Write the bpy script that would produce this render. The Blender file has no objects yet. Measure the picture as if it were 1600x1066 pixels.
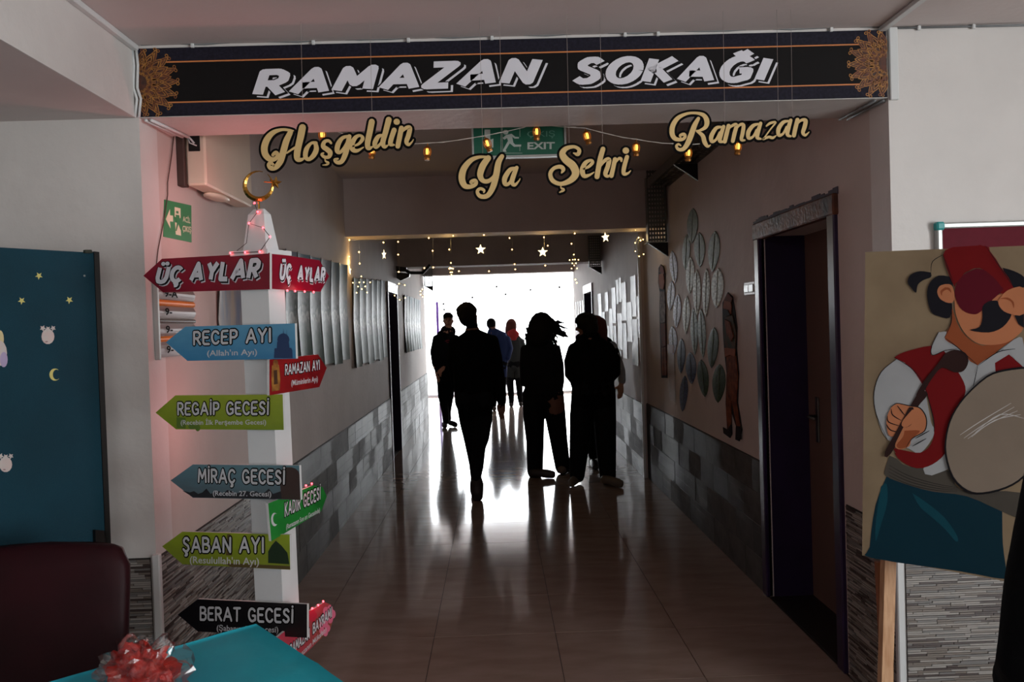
import bpy, math, random
import numpy as np
from mathutils import Vector, Matrix, noise
from mathutils.kdtree import KDTree
random.seed(7)
V = Vector
sc = bpy.context.scene
C = sc.collection

# ------------------------------------------------------------------ camera
FPX, YAW, PITCH, ROLL, EYE = 1334.7, .0188, -.0181, .0315, V((0, 0, 1.53))
F_ = V((math.sin(YAW)*math.cos(PITCH), math.cos(YAW)*math.cos(PITCH), math.sin(PITCH)))
R0 = V((math.cos(YAW), -math.sin(YAW), 0)); U0 = R0.cross(F_)
cR = R0*math.cos(ROLL) - U0*math.sin(ROLL)
cU = R0*math.sin(ROLL) + U0*math.cos(ROLL)
cam_data = bpy.data.cameras.new('camera'); cam = bpy.data.objects.new('camera', cam_data); C.objects.link(cam)
cam.matrix_world = Matrix(((cR.x, cU.x, -F_.x, EYE.x), (cR.y, cU.y, -F_.y, EYE.y), (cR.z, cU.z, -F_.z, EYE.z), (0, 0, 0, 1)))
cam_data.sensor_width = 36; cam_data.lens = FPX/1600*36; cam_data.clip_start = .05; cam_data.clip_end = 200
sc.camera = cam

# ------------------------------------------------------------------ world, lights, exposure
sc.view_settings.view_transform = 'Standard'; sc.view_settings.look = 'None'
sc.view_settings.gamma = 1; sc.view_settings.use_curve_mapping = False
sc.view_settings.exposure = 0
W = bpy.data.worlds.new('sky'); sc.world = W; W.use_nodes = True
W.node_tree.nodes['Background'].inputs[0].default_value = (.93, .97, 1, 1)
W.node_tree.nodes['Background'].inputs[1].default_value = 14.0

def area(name, loc, rot, sx, sy, e, col=(1, 1, 1), portal=False):
    l = bpy.data.lights.new(name, 'AREA'); l.shape = 'RECTANGLE'; l.size = sx; l.size_y = sy; l.energy = e; l.color = col
    if portal: l.cycles.is_portal = True
    o = bpy.data.objects.new(name, l); o.location = loc; o.rotation_euler = rot; C.objects.link(o); return o
PI = math.pi
area('far_window_portal', (.1, 18.98, 1.4), (-PI/2, 0, 0), 5.4, 2.7, 1, portal=True)
area('hall_window_light', (4.4, -1.6, 1.3), (0, PI/2, 0), 1.7, 3.0, 262, (.95, .985, 1))
area('hall_fill_light', (-.7, -1.9, 2.45), (.25, 0, 0), 1.6, 1.2, 32, (.97, .985, 1))  # unseen fill added from behind to brighten signs and cloth, no fixture

# ------------------------------------------------------------------ helpers
def ray(px, py): return F_ + cR*((px-800)/FPX) - cU*((py-533)/FPX)
def P(px, py, x=None, y=None, z=None):
    d = ray(px, py)
    t = (x-EYE.x)/d.x if x is not None else (y-EYE.y)/d.y if y is not None else (z-EYE.z)/d.z
    return EYE + d*t
class Plane:
    def __init__(s, pt, n): s.p = V(pt); s.n = V(n).normalized()
    def hit(s, px, py, off=0):
        d = ray(px, py); p = s.p + s.n*off
        return EYE + d*((p-EYE).dot(s.n)/d.dot(s.n))
def srgb(c):
    return tuple((x/255/12.92 if x/255 <= .04045 else ((x/255+.055)/1.055)**2.4) for x in c)
_m = {}
def mat(name, c, rough=.6, metal=0, var=0, vs=8, bump=0, bs=60, spec=.5, emit=None, es=0, c2=None, trans=0, alpha=1, stretch=None, coat=0):
    """principled material; c sRGB 0-255; var mixes towards c2 (or darker) with noise; bump fine relief"""
    if name in _m: return _m[name]
    m = bpy.data.materials.new(name); m.use_nodes = True; nt = m.node_tree; b = nt.nodes['Principled BSDF']
    col = srgb(c)+(1,)
    b.inputs['Base Color'].default_value = col; b.inputs['Roughness'].default_value = rough; b.inputs['Metallic'].default_value = metal
    b.inputs['Specular IOR Level'].default_value = spec
    if coat: b.inputs['Coat Weight'].default_value = coat; b.inputs['Coat Roughness'].default_value = .15
    tc = nt.nodes.new('ShaderNodeTexCoord'); vec = tc.outputs['Object']
    if stretch:
        mp = nt.nodes.new('ShaderNodeMapping'); mp.inputs['Scale'].default_value = stretch; nt.links.new(vec, mp.inputs[0]); vec = mp.outputs[0]
    n = nt.nodes.new('ShaderNodeTexNoise'); n.inputs['Scale'].default_value = vs; n.inputs['Detail'].default_value = 5; nt.links.new(vec, n.inputs['Vector'])
    mx = nt.nodes.new('ShaderNodeMix'); mx.data_type = 'RGBA'
    rp = nt.nodes.new('ShaderNodeValToRGB'); rp.color_ramp.elements[0].position = .35; rp.color_ramp.elements[1].position = .65
    nt.links.new(n.outputs[0], rp.inputs[0]); nt.links.new(rp.outputs[0], mx.inputs[0])
    mx.inputs[6].default_value = col
    mx.inputs[7].default_value = (srgb(c2)+(1,)) if c2 else tuple(x*(1-(var or .04)) for x in col[:3])+(1,)
    nt.links.new(mx.outputs[2], b.inputs['Base Color'])
    if bump:
        n2 = nt.nodes.new('ShaderNodeTexNoise'); n2.inputs['Scale'].default_value = bs; n2.inputs['Detail'].default_value = 4; nt.links.new(vec, n2.inputs['Vector'])
        bp = nt.nodes.new('ShaderNodeBump'); bp.inputs['Strength'].default_value = bump; bp.inputs['Distance'].default_value = .01
        nt.links.new(n2.outputs[0], bp.inputs['Height']); nt.links.new(bp.outputs[0], b.inputs['Normal'])
    if emit:
        b.inputs['Emission Color'].default_value = srgb(emit)+(1,); b.inputs['Emission Strength'].default_value = es
    if trans: b.inputs['Transmission Weight'].default_value = trans
    if alpha < 1: b.inputs['Alpha'].default_value = alpha
    _m[name] = m; return m

class MB:
    def __init__(s): s.v = []; s.f = []; s.m = []
    def add(s, vs, fs, m=0):
        k = len(s.v); s.v += [tuple(p) for p in vs]
        for f in fs: s.f.append(tuple(i+k for i in f)); s.m.append(m)
        return s
    def box(s, x0, x1, y0, y1, z0, z1, m=0):
        return s.add([(x, y, z) for x in (x0, x1) for y in (y0, y1) for z in (z0, z1)],
                     [(0, 1, 3, 2), (4, 6, 7, 5), (0, 4, 5, 1), (2, 3, 7, 6), (0, 2, 6, 4), (1, 5, 7, 3)], m)
    def bbox(s, x0, x1, y0, y1, z0, z1, b=.004, m=0):       # box with bevelled vertical/horizontal edges
        bm = MB(); 
        def lay(z, i): return [(x0+i, y0+b, z), (x0+b, y0+i, z), (x1-b, y0+i, z), (x1-i, y0+b, z), (x1-i, y1-b, z), (x1-b, y1-i, z), (x0+b, y1-i, z), (x0+i, y1-b, z)]
        vs = lay(z0, b*.7)+lay(z0+b, 0)+lay(z1-b, 0)+lay(z1, b*.7)
        fs = [tuple(range(7, -1, -1)), tuple(range(24, 32))]
        for r in range(3):
            for i in range(8): j = (i+1) % 8; fs.append((r*8+i, r*8+j, r*8+8+j, r*8+8+i))
        return s.add(vs, fs, m)
    def slab(s, pts, off, m=0, mside=None):                  # polygon pts extruded by vector off
        n = len(pts); off = V(off); a = [V(p) for p in pts]; b = [p+off for p in a]
        s.add(a+b, [tuple(range(n-1, -1, -1)), tuple(range(n, 2*n))], m)
        s.add(a+b, [(i, (i+1) % n, n+(i+1) % n, n+i) for i in range(n)], m if mside is None else mside)
        return s
    def tube(s, pts, r, n=6, m=0, caps=True):
        pts = [V(p) for p in pts]; rs = r if isinstance(r, (list, tuple)) else [r]*len(pts)
        base = len(s.v); rings = []
        up = None
        for i, p in enumerate(pts):
            t = (pts[min(i+1, len(pts)-1)]-pts[max(i-1, 0)]).normalized()
            if up is None: up = V((0, 0, 1)) if abs(t.z) < .9 else V((0, 1, 0))
            a = t.cross(up).normalized(); up = a.cross(t).normalized()
            rings.append([p+(a*math.cos(2*PI*k/n)+up*math.sin(2*PI*k/n))*rs[i] for k in range(n)])
        vs = [q for g in rings for q in g]; fs = []
        for i in range(len(pts)-1):
            for k in range(n): l = (k+1) % n; fs.append((i*n+k, i*n+l, i*n+n+l, i*n+n+k))
        if caps: fs += [tuple(range(n-1, -1, -1)), tuple((len(pts)-1)*n+k for k in range(n))]
        return s.add(vs, fs, m)
    def ball(s, c, r, m=0, n=8, sc3=(1, 1, 1)):
        c = V(c); vs = [c+V((0, 0, -r*sc3[2]))]; h = n//2
        for i in range(1, h):
            a = PI*i/h
            for k in range(n): b = 2*PI*k/n; vs.append(c+V((r*sc3[0]*math.sin(a)*math.cos(b), r*sc3[1]*math.sin(a)*math.sin(b), -r*sc3[2]*math.cos(a))))
        vs.append(c+V((0, 0, r*sc3[2]))); fs = [(0, 1+(k+1) % n, 1+k) for k in range(n)]
        for i in range(h-2):
            for k in range(n): l = (k+1) % n; fs.append((1+i*n+k, 1+i*n+l, 1+i*n+n+l, 1+i*n+n+k))
        e = len(vs)-1; fs += [(e, e-n+k, e-n+(k+1) % n) for k in range(n)]
        return s.add(vs, fs, m)
    def rings(s, rs, m=0, caps=True):
        n = len(rs[0]); vs = [q for g in rs for q in g]; fs = []
        for i in range(len(rs)-1):
            for k in range(n): l = (k+1) % n; fs.append((i*n+k, i*n+l, i*n+n+l, i*n+n+k))
        if caps: fs += [tuple(range(n-1, -1, -1)), tuple((len(rs)-1)*n+k for k in range(n))]
        return s.add(vs, fs, m)
    def build(s, name, mats, parent=None, smooth=False, keep_origin=False):
        me = bpy.data.meshes.new(name)
        if not isinstance(mats, (list, tuple)): mats = [mats]
        a = np.array(s.v, dtype=float)
        base = V((0, 0, 0)) if keep_origin or not len(a) else V(((a[:, 0].min()+a[:, 0].max())/2, (a[:, 1].min()+a[:, 1].max())/2, a[:, 2].min()))
        me.from_pydata([tuple(p) for p in (a-np.array(base))], [], s.f)
        for m in mats: me.materials.append(m)
        me.polygons.foreach_set('material_index', s.m)
        if smooth: me.polygons.foreach_set('use_smooth', [True]*len(me.polygons))
        me.update()
        o = bpy.data.objects.new(name, me); C.objects.link(o)
        put(o, base, parent); return o
WL = {}
def put(o, world, parent=None):
    if parent is not None: o.parent = parent; o.location = world-WL[parent.name]
    else: o.location = world
    WL[o.name] = V(world)
def tag(o, label, cat, group=None, kind=None):
    o['label'] = label; o['category'] = cat
    if group: o['group'] = group
    if kind: o['kind'] = kind
    return o
def thing(name, loc, label, cat, group=None):
    o = bpy.data.objects.new(name, None); o.empty_display_size = .1; C.objects.link(o); put(o, V(loc)); return tag(o, label, cat, group)
def struct(name, mb, m, parent=None, smooth=False):
    o = mb.build(name, m, parent, smooth)
    if parent is None: o['kind'] = 'structure'
    return o
ORD = 'first second third fourth fifth sixth seventh eighth ninth tenth eleventh twelfth'.split()

# ---- lettering
def arc(cx, cy, rx, ry, a0, a1, n=10): return [(cx+rx*math.cos(math.radians(a0+(a1-a0)*i/n)), cy+ry*math.sin(math.radians(a0+(a1-a0)*i/n))) for i in range(n+1)]
_C = arc(.36, .5, .36, .5, 40, 320, 12)
_S = [(.55, .84), (.4, .99), (.2, .98), (.06, .82), (.1, .64), (.3, .52), (.5, .4), (.56, .2), (.42, .03), (.2, .01), (.02, .16)]
_U = [(0, 1), (0, .3), (.1, .06), (.3, 0), (.5, .06), (.6, .3), (.6, 1)]
_ced = [(0.02, 0), (.0, -.12), (.12, -.18), (.08, -.28), (-.06, -.3)]
def ced(x): return [(x+a, b) for a, b in _ced]
def dot(x, y=1.24): return [(x-.01, y), (x+.01, y)]
_G = arc(.36, .5, .36, .5, 40, 300, 12)+[(.68, .12), (.68, .44), (.42, .44)]
GL = {
 'A': (.8, [[(0, 0), (.4, 1), (.8, 0)], [(.17, .32), (.63, .32)]]),
 'B': (.6, [[(0, 0), (0, 1), (.38, 1), (.54, .87), (.54, .68), (.38, .54), (0, .54)], [(.38, .54), (.6, .4), (.6, .15), (.42, 0), (0, 0)]]),
 'C': (.66, [_C]), 'Ç': (.66, [_C, ced(.34)]),
 'D': (.64, [[(0, 0), (0, 1), (.3, 1), (.55, .82), (.64, .5), (.55, .18), (.3, 0), (0, 0)]]),
 'E': (.54, [[(.54, 1), (.1, 1), (0, .9), (0, .1), (.1, 0), (.54, 0)], [(0, .52), (.44, .52)]]),
 'G': (.7, [_G]), 'Ğ': (.7, [_G, [(.14, 1.3), (.24, 1.18), (.4, 1.17), (.52, 1.3)]]),
 'I': (.1, [[(.05, 0), (.05, 1)]]), 'İ': (.1, [[(.05, 0), (.05, 1)], dot(.05)]),
 'K': (.62, [[(0, 0), (0, 1)], [(.58, 1), (.02, .45)], [(.16, .56), (.62, 0)]]),
 'L': (.5, [[(0, 1), (0, 0), (.5, 0)]]),
 'M': (.86, [[(0, 0), (.08, 1), (.43, .3), (.78, 1), (.86, 0)]]),
 'N': (.64, [[(0, 0), (0, 1), (.64, 0), (.64, 1)]]),
 'O': (.74, [arc(.37, .5, .37, .5, 0, 360, 16)]),
 'P': (.56, [[(0, 0), (0, 1), (.38, 1), (.56, .86), (.56, .6), (.38, .45), (0, .45)]]),
 'R': (.6, [[(0, 0), (0, 1), (.38, 1), (.56, .86), (.56, .62), (.38, .48), (0, .48)], [(.25, .48), (.6, 0)]]),
 'S': (.58, [_S]), 'Ş': (.58, [_S, ced(.28)]),
 'T': (.66, [[(0, 1), (.66, 1)], [(.33, 1), (.33, 0)]]),
 'U': (.6, [_U]), 'Ü': (.6, [_U, dot(.16), dot(.44)]),
 'Y': (.66, [[(0, 1), (.33, .48), (.66, 1)], [(.33, .48), (.33, 0)]]),
 'Z': (.6, [[(0, 1), (.6, 1), (0, 0), (.6, 0)]]), ' ': (.35, []),
}
def layout(text, gap=.3, skew=0, jit=0, seed=1):
    rnd = random.Random(seed); x = 0; out = []
    for ch in text:
        w, st = GL[ch]; a = rnd.uniform(-jit, jit); s = 1+rnd.uniform(-jit, jit)*.5
        for k in st:
            out.append([(x+px*s+skew*py+a*(py-.5)*.6, .5+(py-.5)*s+a*(px-.3)*.5) for px, py in k])
        x += w+gap
    return out, x-gap
def flat_strokes(mb, strokes, w, O, R, U, n, off, m=0, butt=False, d=(0, 0)):
    """strokes in letter units drawn as flat ribbons of width w on the surface O + x R + y U, lifted off along n"""
    n = V(n)
    cnt = [0]
    def T(x, y): return O+R*(x+d[0])+U*(y+d[1])+n*(off+cnt[0]*5e-6)
    for st in strokes:
        L = len(st)
        for i in range(L-1):
            (x0, y0), (x1, y1) = st[i], st[i+1]; dx, dy = x1-x0, y1-y0; l = math.hypot(dx, dy) or 1; dx, dy = dx/l*w/2, dy/l*w/2; cnt[0] += 1
            mb.add([T(x0-dy, y0+dx), T(x0+dy, y0-dx), T(x1+dy, y1-dx), T(x1-dy, y1+dx)], [(0, 1, 2, 3)], m)
        for i, (x, y) in enumerate(st):
            if butt and i in (0, L-1): 
                continue
            cnt[0] += 1
            mb.add([T(x+w/2*math.cos(a), y+w/2*math.sin(a)) for a in [2*PI*k/8+PI/8 for k in range(8)]], [tuple(range(8))], m)
def lettering(parent, name, text, O, xe, top, n, off, w, mats, outline=.0, shadow=None, **kw):
    """O baseline start, xe baseline end, top = point above O at cap height"""
    st, W_ = layout(text, **kw); R = (V(xe)-V(O))/W_; U = V(top)-V(O); O = V(O)
    mb = MB()
    if shadow:
        flat_strokes(mb, st, w+.02, O, R, U, n, off, 1, d=(shadow[0], shadow[1]))
        flat_strokes(mb, st, w+.02, O, R, U, n, off+.0008, 0, d=(shadow[0]*.5, shadow[1]*.5))
        flat_strokes(mb, st, w, O, R, U, n, off+.0016, 1)
    else:
        if outline: flat_strokes(mb, st, w+outline*2, O, R, U, n, off, 0)
        flat_strokes(mb, st, w, O, R, U, n, off+.0008, 1)
    return mb.build(name, mats, parent)
def font_text(parent, name, text, O, xe, top, n, off, m, bold=0, line=None):
    cu = bpy.data.curves.new('t', 'FONT'); cu.body = text; cu.offset = bold; cu.resolution_u = 2
    o = bpy.data.objects.new('t', cu); C.objects.link(o); dg = bpy.context.evaluated_depsgraph_get(); dg.update()
    me = bpy.data.meshes.new_from_object(o.evaluated_get(dg)); bpy.data.objects.remove(o); bpy.data.curves.remove(cu)
    xs = [v.co.x for v in me.vertices]; x0, x1 = min(xs), max(xs); cap = .73
    O = V(O); R = (V(xe)-O)/(x1-x0); U = (V(top)-O)/cap
    mb = MB(); mb.add([O+R*(v.co.x-x0)+U*v.co.y+V(n)*off for v in me.vertices], [tuple(p.vertices) for p in me.polygons])
    bpy.data.meshes.remove(me)
    return mb.build(name, m, parent)
def cr(pts, sub=5):                                          # Catmull-Rom through (x, y, w)
    out = []; n = len(pts)
    for i in range(n-1):
        a, b, c, d = pts[max(i-1, 0)], pts[i], pts[i+1], pts[min(i+2, n-1)]
        for k in range(sub):
            t = k/sub; out.append(tuple(.5*((2*b[j])+(-a[j]+c[j])*t+(2*a[j]-5*b[j]+4*c[j]-d[j])*t*t+(-a[j]+3*b[j]-3*c[j]+d[j])*t*t*t) for j in range(len(b))))
    out.append(tuple(pts[-1])); return out
def brush(mb, pts, T, extra, z0, z1, m=0, sub=5):
    """variable width solid stroke; T(x, y, z) maps picture units to space"""
    z1 = z1+len(mb.v)*6e-8*(1 if z1 > z0 else -1); z0 = z0-len(mb.v)*6e-8
    q = cr(pts, sub); L = []; Rr = []
    for i, (x, y, w) in enumerate(q):
        x0, y0, _ = q[max(i-1, 0)]; x1, y1, _ = q[min(i+1, len(q)-1)]; l = math.hypot(x1-x0, y1-y0) or 1
        nx, ny = -(y1-y0)/l, (x1-x0)/l; h = w/2+extra; L.append((x+nx*h, y+ny*h)); Rr.append((x-nx*h, y-ny*h))
    vs = []
    for a, b in zip(L, Rr): vs += [T(*a, z0), T(*b, z0), T(*b, z1), T(*a, z1)]
    fs = []
    for i in range(len(q)-1):
        for k in range(4): l = (k+1) % 4; fs.append((i*4+k, i*4+l, i*4+4+l, i*4+4+k))
    fs += [(3, 2, 1, 0), tuple(4*(len(q)-1)+k for k in range(4))]
    mb.add(vs, fs, m)
    for e_, (x, y, w) in enumerate((q[0], q[-1])):
        z1 += 1.5e-5; z0 -= 1.5e-5
        h = w/2+extra; c = [(x+h*math.cos(2*PI*k/10), y+h*math.sin(2*PI*k/10)) for k in range(10)]
        a = [T(*p, z0) for p in c]+[T(*p, z1) for p in c]
        mb.add(a, [tuple(range(10)), tuple(range(19, 9, -1))]+[(k, (k+1) % 10, 10+(k+1) % 10, 10+k) for k in range(10)], m)
def star_pts(cx, cy, r, rot=90, inner=.42, n=5):
    return [(cx+(r if i % 2 == 0 else r*inner)*math.cos(math.radians(rot+i*180/n)), cy+(r if i % 2 == 0 else r*inner)*math.sin(math.radians(rot+i*180/n))) for i in range(2*n)]
# ------------------------------------------------------------------ the setting
XL, XR, YP, ZB, ZH, ZC = -1.253, 1.457, 3.1, 2.316, 2.572, 2.82
plaster = mat('plaster_white', (206, 203, 200), .55, var=.08, vs=3, bump=.35, bs=14)
plaster_c = mat('plaster_corridor', (196, 184, 178), .72, var=.1, vs=2.5, bump=.3, bs=16, spec=.2)
ceil_m = mat('ceiling_paint', (205, 196, 194), .8, var=.06, vs=2, bump=.15, bs=30)
pvc = mat('pvc_white', (205, 208, 208), .4)
black = mat('black_gap', (12, 10, 10), .8)
purple = mat('purple_paint', (36, 20, 54), .5, var=.25, vs=6, spec=.3)
tile_m = mat('floor_tile', (150, 132, 122), .085, var=.1, vs=3, c2=(138, 118, 106), spec=.55, stretch=(1, 3, 1))
grout = mat('grout', (40, 30, 26), .7)
metal = mat('galvanised_steel', (110, 112, 108), .35, metal=.9, var=.2, vs=20)
dark_metal = mat('dark_metal', (34, 32, 31), .4, metal=.6)

fl = struct('floor', MB().box(-4, 4.5, -4, 19.4, -.08, -.006), grout)
MB().box(-4, 4.5, -4, 2.4, -.0055, 0).build('hall_floor_surface', tile_m, fl)
def bev_tile(x0, x1, y0, y1, z0, z1, b=.0012):
    return MB().box(x0, x1, y0, y1, z0, z1)
    mb = MB(); mb.add([(x0, y0, z0), (x1, y0, z0), (x1, y1, z0), (x0, y1, z0), (x0, y0, z1-b), (x1, y0, z1-b), (x1, y1, z1-b), (x0, y1, z1-b),
        (x0+b, y0+b, z1), (x1-b, y0+b, z1), (x1-b, y1-b, z1), (x0+b, y1-b, z1)],
        [(0, 4, 5, 1)[::-1], (1, 5, 6, 2)[::-1], (2, 6, 7, 3)[::-1], (3, 7, 4, 0)[::-1]]+[(4+i, 4+(i+1) % 4, 8+(i+1) % 4, 8+i) for i in range(4)]+[(8, 9, 10, 11)])
    return mb
g = .0016
cols = [(XL-.0, -.9516), (-.9516, -.3516), (-.3516, .2484), (.2484, .8484), (.8484, 1.4484)]
src = {}
for r in range(-3, 25):
    y0 = 4.209+.6*r
    cc = cols if y0 < 15 else [(-2.5, -2.1516), (-2.1516, -1.5516), (-1.5516, -.9516)]+cols[1:]+[(1.4484, 2.0484), (2.0484, 2.6484)]
    for (a, b) in cc:
        w = round(b-a, 4)
        if w not in src:
            src[w] = bev_tile(a+g, b-g, y0+g, y0+.6-g, -.006, 0).build('tile', tile_m, fl); src[w]['c'] = 0
            src[(w, 'x')] = (a, y0)
        else:
            o = src[w].copy(); C.objects.link(o); a0, yy = src[(w, 'x')]
            o.location = src[w].location+V((a-a0, y0-yy, random.uniform(-.0002, .0002)))
for k in list(src):
    if not isinstance(k, tuple):
        del src[k]['c']

struct('ceiling', MB().box(-2.7, 2.9, YP, 19.4, ZC, ZC+.1).box(-4, 4.5, -4, YP, ZH, ZH+.35), ceil_m)
struct('ceiling_lowered', MB().box(-4, -1.268, -4, YP, ZB, ZH), ceil_m)
struct('wall_beam_side', MB().box(-1.268, -1.262, -4, YP, ZB, ZH), plaster)
# walls of the hall around the portal
struct('wall_front_left', MB().box(-4, XL, YP, YP+.16, 0, ZB+.6), plaster)
struct('wall_front_right', MB().box(XR, 4.5, YP, YP+.16, 0, ZB+.6), plaster)
struct('wall_back', MB().box(-4, 4.5, -4.1, -4, 0, 2.9), plaster)
struct('wall_far_left', MB().box(-4.1, -4, -4, YP, 0, 2.9), plaster)
struct('wall_far_right', MB().box(4.5, 4.6, -4, YP, 0, 2.9), plaster)
# corridor walls
DL0, DL1, DR0, DR1, D20, D21 = 9.97, 10.88, 3.66, 4.62, 12.3, 13.35
wl = MB().box(XL-.25, XL, YP+.16, DL0, 0, 2.9).box(XL-.25, XL, DL1, 15.3, 0, 2.9).box(XL-.25, XL, DL0, DL1, 1.99, 2.9)
struct('wall_left', wl, plaster_c)
XR2 = 1.415
wr = MB().box(XR, XR+.25, YP+.16, DR0, 0, 2.9).box(XR, XR+.25, DR1, 8.3, 0, 2.9).box(XR, XR+.25, DR0, DR1, 1.97, 2.9)
wr.box(XR2, XR+.25, 8.3, D20, 0, 2.9).box(XR2, XR+.25, D21, 15.3, 0, 2.9).box(XR2, XR+.25, D20, D21, 2.0, 2.9)
wall_r = struct('wall_right', wr, plaster_c)
# lintel beams across the corridor
struct('beam_portal', MB().box(XL, XR, YP, 3.4, ZB, ZC), plaster)
struct('beam_second', MB().box(XL, XR, 7.3, 7.62, 2.33, ZC), plaster_c)
struct('beam_third', MB().box(XL, XR2, 11.2, 11.55, 2.335, ZC), plaster_c)
struct('beam_fourth', MB().box(XL, XR2, 15.0, 15.3, 2.45, ZC), plaster_c)
# far bright hall with its glazed end
struct('wall_far_hall', MB().box(-2.7, XL-.25, 15.3, 15.45, 0, 2.9).box(XR+.25, 2.9, 15.3, 15.45, 0, 2.9).box(-2.75, -2.6, 15.3, 19.4, 0, 2.9).box(2.8, 2.95, 15.3, 19.4, 0, 2.9), plaster)
wf = struct('window_1', MB().box(-2.6, 2.8, 19.0, 19.12, 0, .04).box(-2.6, 2.8, 19.0, 19.12, 2.76, 2.82).box(-2.6, -2.55, 19.0, 19.12, .04, 2.76).box(2.75, 2.8, 19.0, 19.12, .04, 2.76), pvc)
glass = bpy.data.materials.new('window_glass'); glass.use_nodes = True; nt = glass.node_tree
for n_ in list(nt.nodes): nt.nodes.remove(n_)
o_ = nt.nodes.new('ShaderNodeOutputMaterial'); tr = nt.nodes.new('ShaderNodeBsdfTransparent'); gl = nt.nodes.new('ShaderNodeBsdfGlossy'); gl.inputs['Roughness'].default_value = .02
mx = nt.nodes.new('ShaderNodeMixShader'); mx.inputs[0].default_value = .06
nt.links.new(tr.outputs[0], mx.inputs[1]); nt.links.new(gl.outputs[0], mx.inputs[2]); nt.links.new(mx.outputs[0], o_.inputs[0])
for k in range(3):
    x0 = -2.55+k*1.7667; MB().box(x0, x0+1.7667, 19.05, 19.06, .04, 2.76).build('pane', glass, wf)
# outdoor pavement seen through the glass
struct('ground', MB().box(-30, 30, 19.5, 70, -.2, -.05), mat('pavement', (190, 190, 188), .8))

# ---- wainscot: tiles of dark split stone
def relief(name, c, c2, rough):
    m = mat(name, c, rough+.18, c2=c2, vs=9, spec=.22); nt = m.node_tree; b = nt.nodes['Principled BSDF']
    tc = nt.nodes.new('ShaderNodeTexCoord'); mp = nt.nodes.new('ShaderNodeMapping'); mp.inputs['Rotation'].default_value = (PI/2, 0, PI/2) ; nt.links.new(tc.outputs['Object'], mp.inputs[0])
    br = nt.nodes.new('ShaderNodeTexBrick'); br.inputs['Scale'].default_value = 16; br.inputs['Row Height'].default_value = .16; br.inputs['Brick Width'].default_value = 1.1; br.inputs['Mortar Size'].default_value = .03
    br.inputs['Color1'].default_value = (1, 1, 1, 1); br.inputs['Color2'].default_value = (.35, .35, .35, 1); br.inputs['Mortar'].default_value = (0, 0, 0, 1)
    nt.links.new(mp.outputs[0], br.inputs[0]); bp = nt.nodes.new('ShaderNodeBump'); bp.inputs['Strength'].default_value = 1; bp.inputs['Distance'].default_value = .012
    nt.links.new(br.outputs[0], bp.inputs['Height']); nt.links.new(bp.outputs[0], b.inputs['Normal']); return m
st_m = [relief('split_stone_grey', (70, 66, 63), (52, 48, 46), .4), relief('split_stone_dark', (58, 55, 53), (42, 40, 38), .36), relief('split_stone_pale', (82, 77, 74), (60, 56, 53), .46)]
WZ = .732
def wainscot(xw, s, y0, y1, name):
    back = struct(name, MB().box(min(xw, xw+s*.006), max(xw, xw+s*.006), y0, y1, 0, WZ), grout)
    rows, tw = 4, .36; th = (WZ-.004)/rows; cache = {}
    for r in range(rows):
        y = y0-(tw*.5 if r % 2 else 0)
        while y < y1-.01:
            a, b = max(y, y0), min(y+tw, y1); w = round(b-a, 3)
            if w > .01:
                key = (w, random.randrange(3)); d = random.uniform(.008, .013)
                if key not in cache:
                    cache[key] = MB().bbox(min(xw, xw+s*.012), max(xw, xw+s*.012), a+.0008, b-.0008, r*th+.0008, r*th+th-.0008, .0012).build('tile', st_m[key[1]], back); cache[(key, 0)] = (a, r*th)
                else:
                    o = cache[key].copy(); C.objects.link(o); a0, z0 = cache[(key, 0)]; o.location = cache[key].location+V((s*random.uniform(-.002, .002), a-a0, r*th-z0))
            y += tw
    return back
wainscot(XL, 1, 4.7, DL0-.04, 'baseboard_left')
wainscot(XL, 1, DL1+.04, 15.3, 'baseboard_left_far')
wainscot(XR, -1, DR1+.06, 8.3, 'baseboard_right')
wainscot(XR2, -1, 8.3, D20-.04, 'baseboard_right_far')
wainscot(XR2, -1, D21+.04, 15.3, 'baseboard_right_end')
# strip mosaic near the portal (thousands of 8 mm strips: joined)
strip_ms = [mat('mosaic_pale', (146, 142, 137), .5), mat('mosaic_taupe', (112, 104, 97), .4), mat('mosaic_brown', (62, 50, 47), .4), mat('mosaic_grey', (110, 108, 106), .4)]
def mosaic(name, O, R, U, n, L, H, parent=None):
    """O corner, R unit along, U up, n outward"""
    O, R, n = V(O), V(R), V(n)
    back = struct(name, MB().slab([O, O+R*L, O+R*L+V((0, 0, H)), O+V((0, 0, H))], n*.004), mat('mosaic_joint', (48, 43, 41), .8))
    mb = MB(); h = .0078; z = .002
    while z+h < H:
        x = -random.uniform(0, .12)
        while x < L:
            w = random.uniform(.04, .17); a, b = max(x, 0), min(x+w, L); x += w
            if b-a < .004: continue
            p = .006+random.choice((0, .0015, .003)); m = random.choices((0, 1, 2, 3), (5, 3, 3, 3))[0]
            q = [O+R*(a+.0008)+V((0, 0, z)), O+R*(b-.0008)+V((0, 0, z)), O+R*(b-.0008)+V((0, 0, z+h-.0014)), O+R*(a+.0008)+V((0, 0, z+h-.0014))]
            f = [v+n*p for v in q]; mb.add(q+f, [(4, 5, 6, 7), (0, 1, 5, 4), (1, 2, 6, 5), (2, 3, 7, 6), (3, 0, 4, 7)], m)
        z += h
    o = mb.build('mosaic_strips', strip_ms, back); o['kind'] = 'stuff'; return back
mosaic('trim_1', (XR+.02, YP, 0), (1, 0, 0), 0, (0, -1, 0), 1.0, WZ)
mosaic('trim_2', (-2.2, YP, 0), (1, 0, 0), 0, (0, -1, 0), 2.2+XL-.02, WZ)
mosaic('trim_3', (XL, YP, 0), (0, 1, 0), 0, (1, 0, 0), 1.6, WZ)
mosaic('trim_4', (XR, YP, 0), (0, 1, 0), 0, (-1, 0, 0), .46, WZ)
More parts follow.
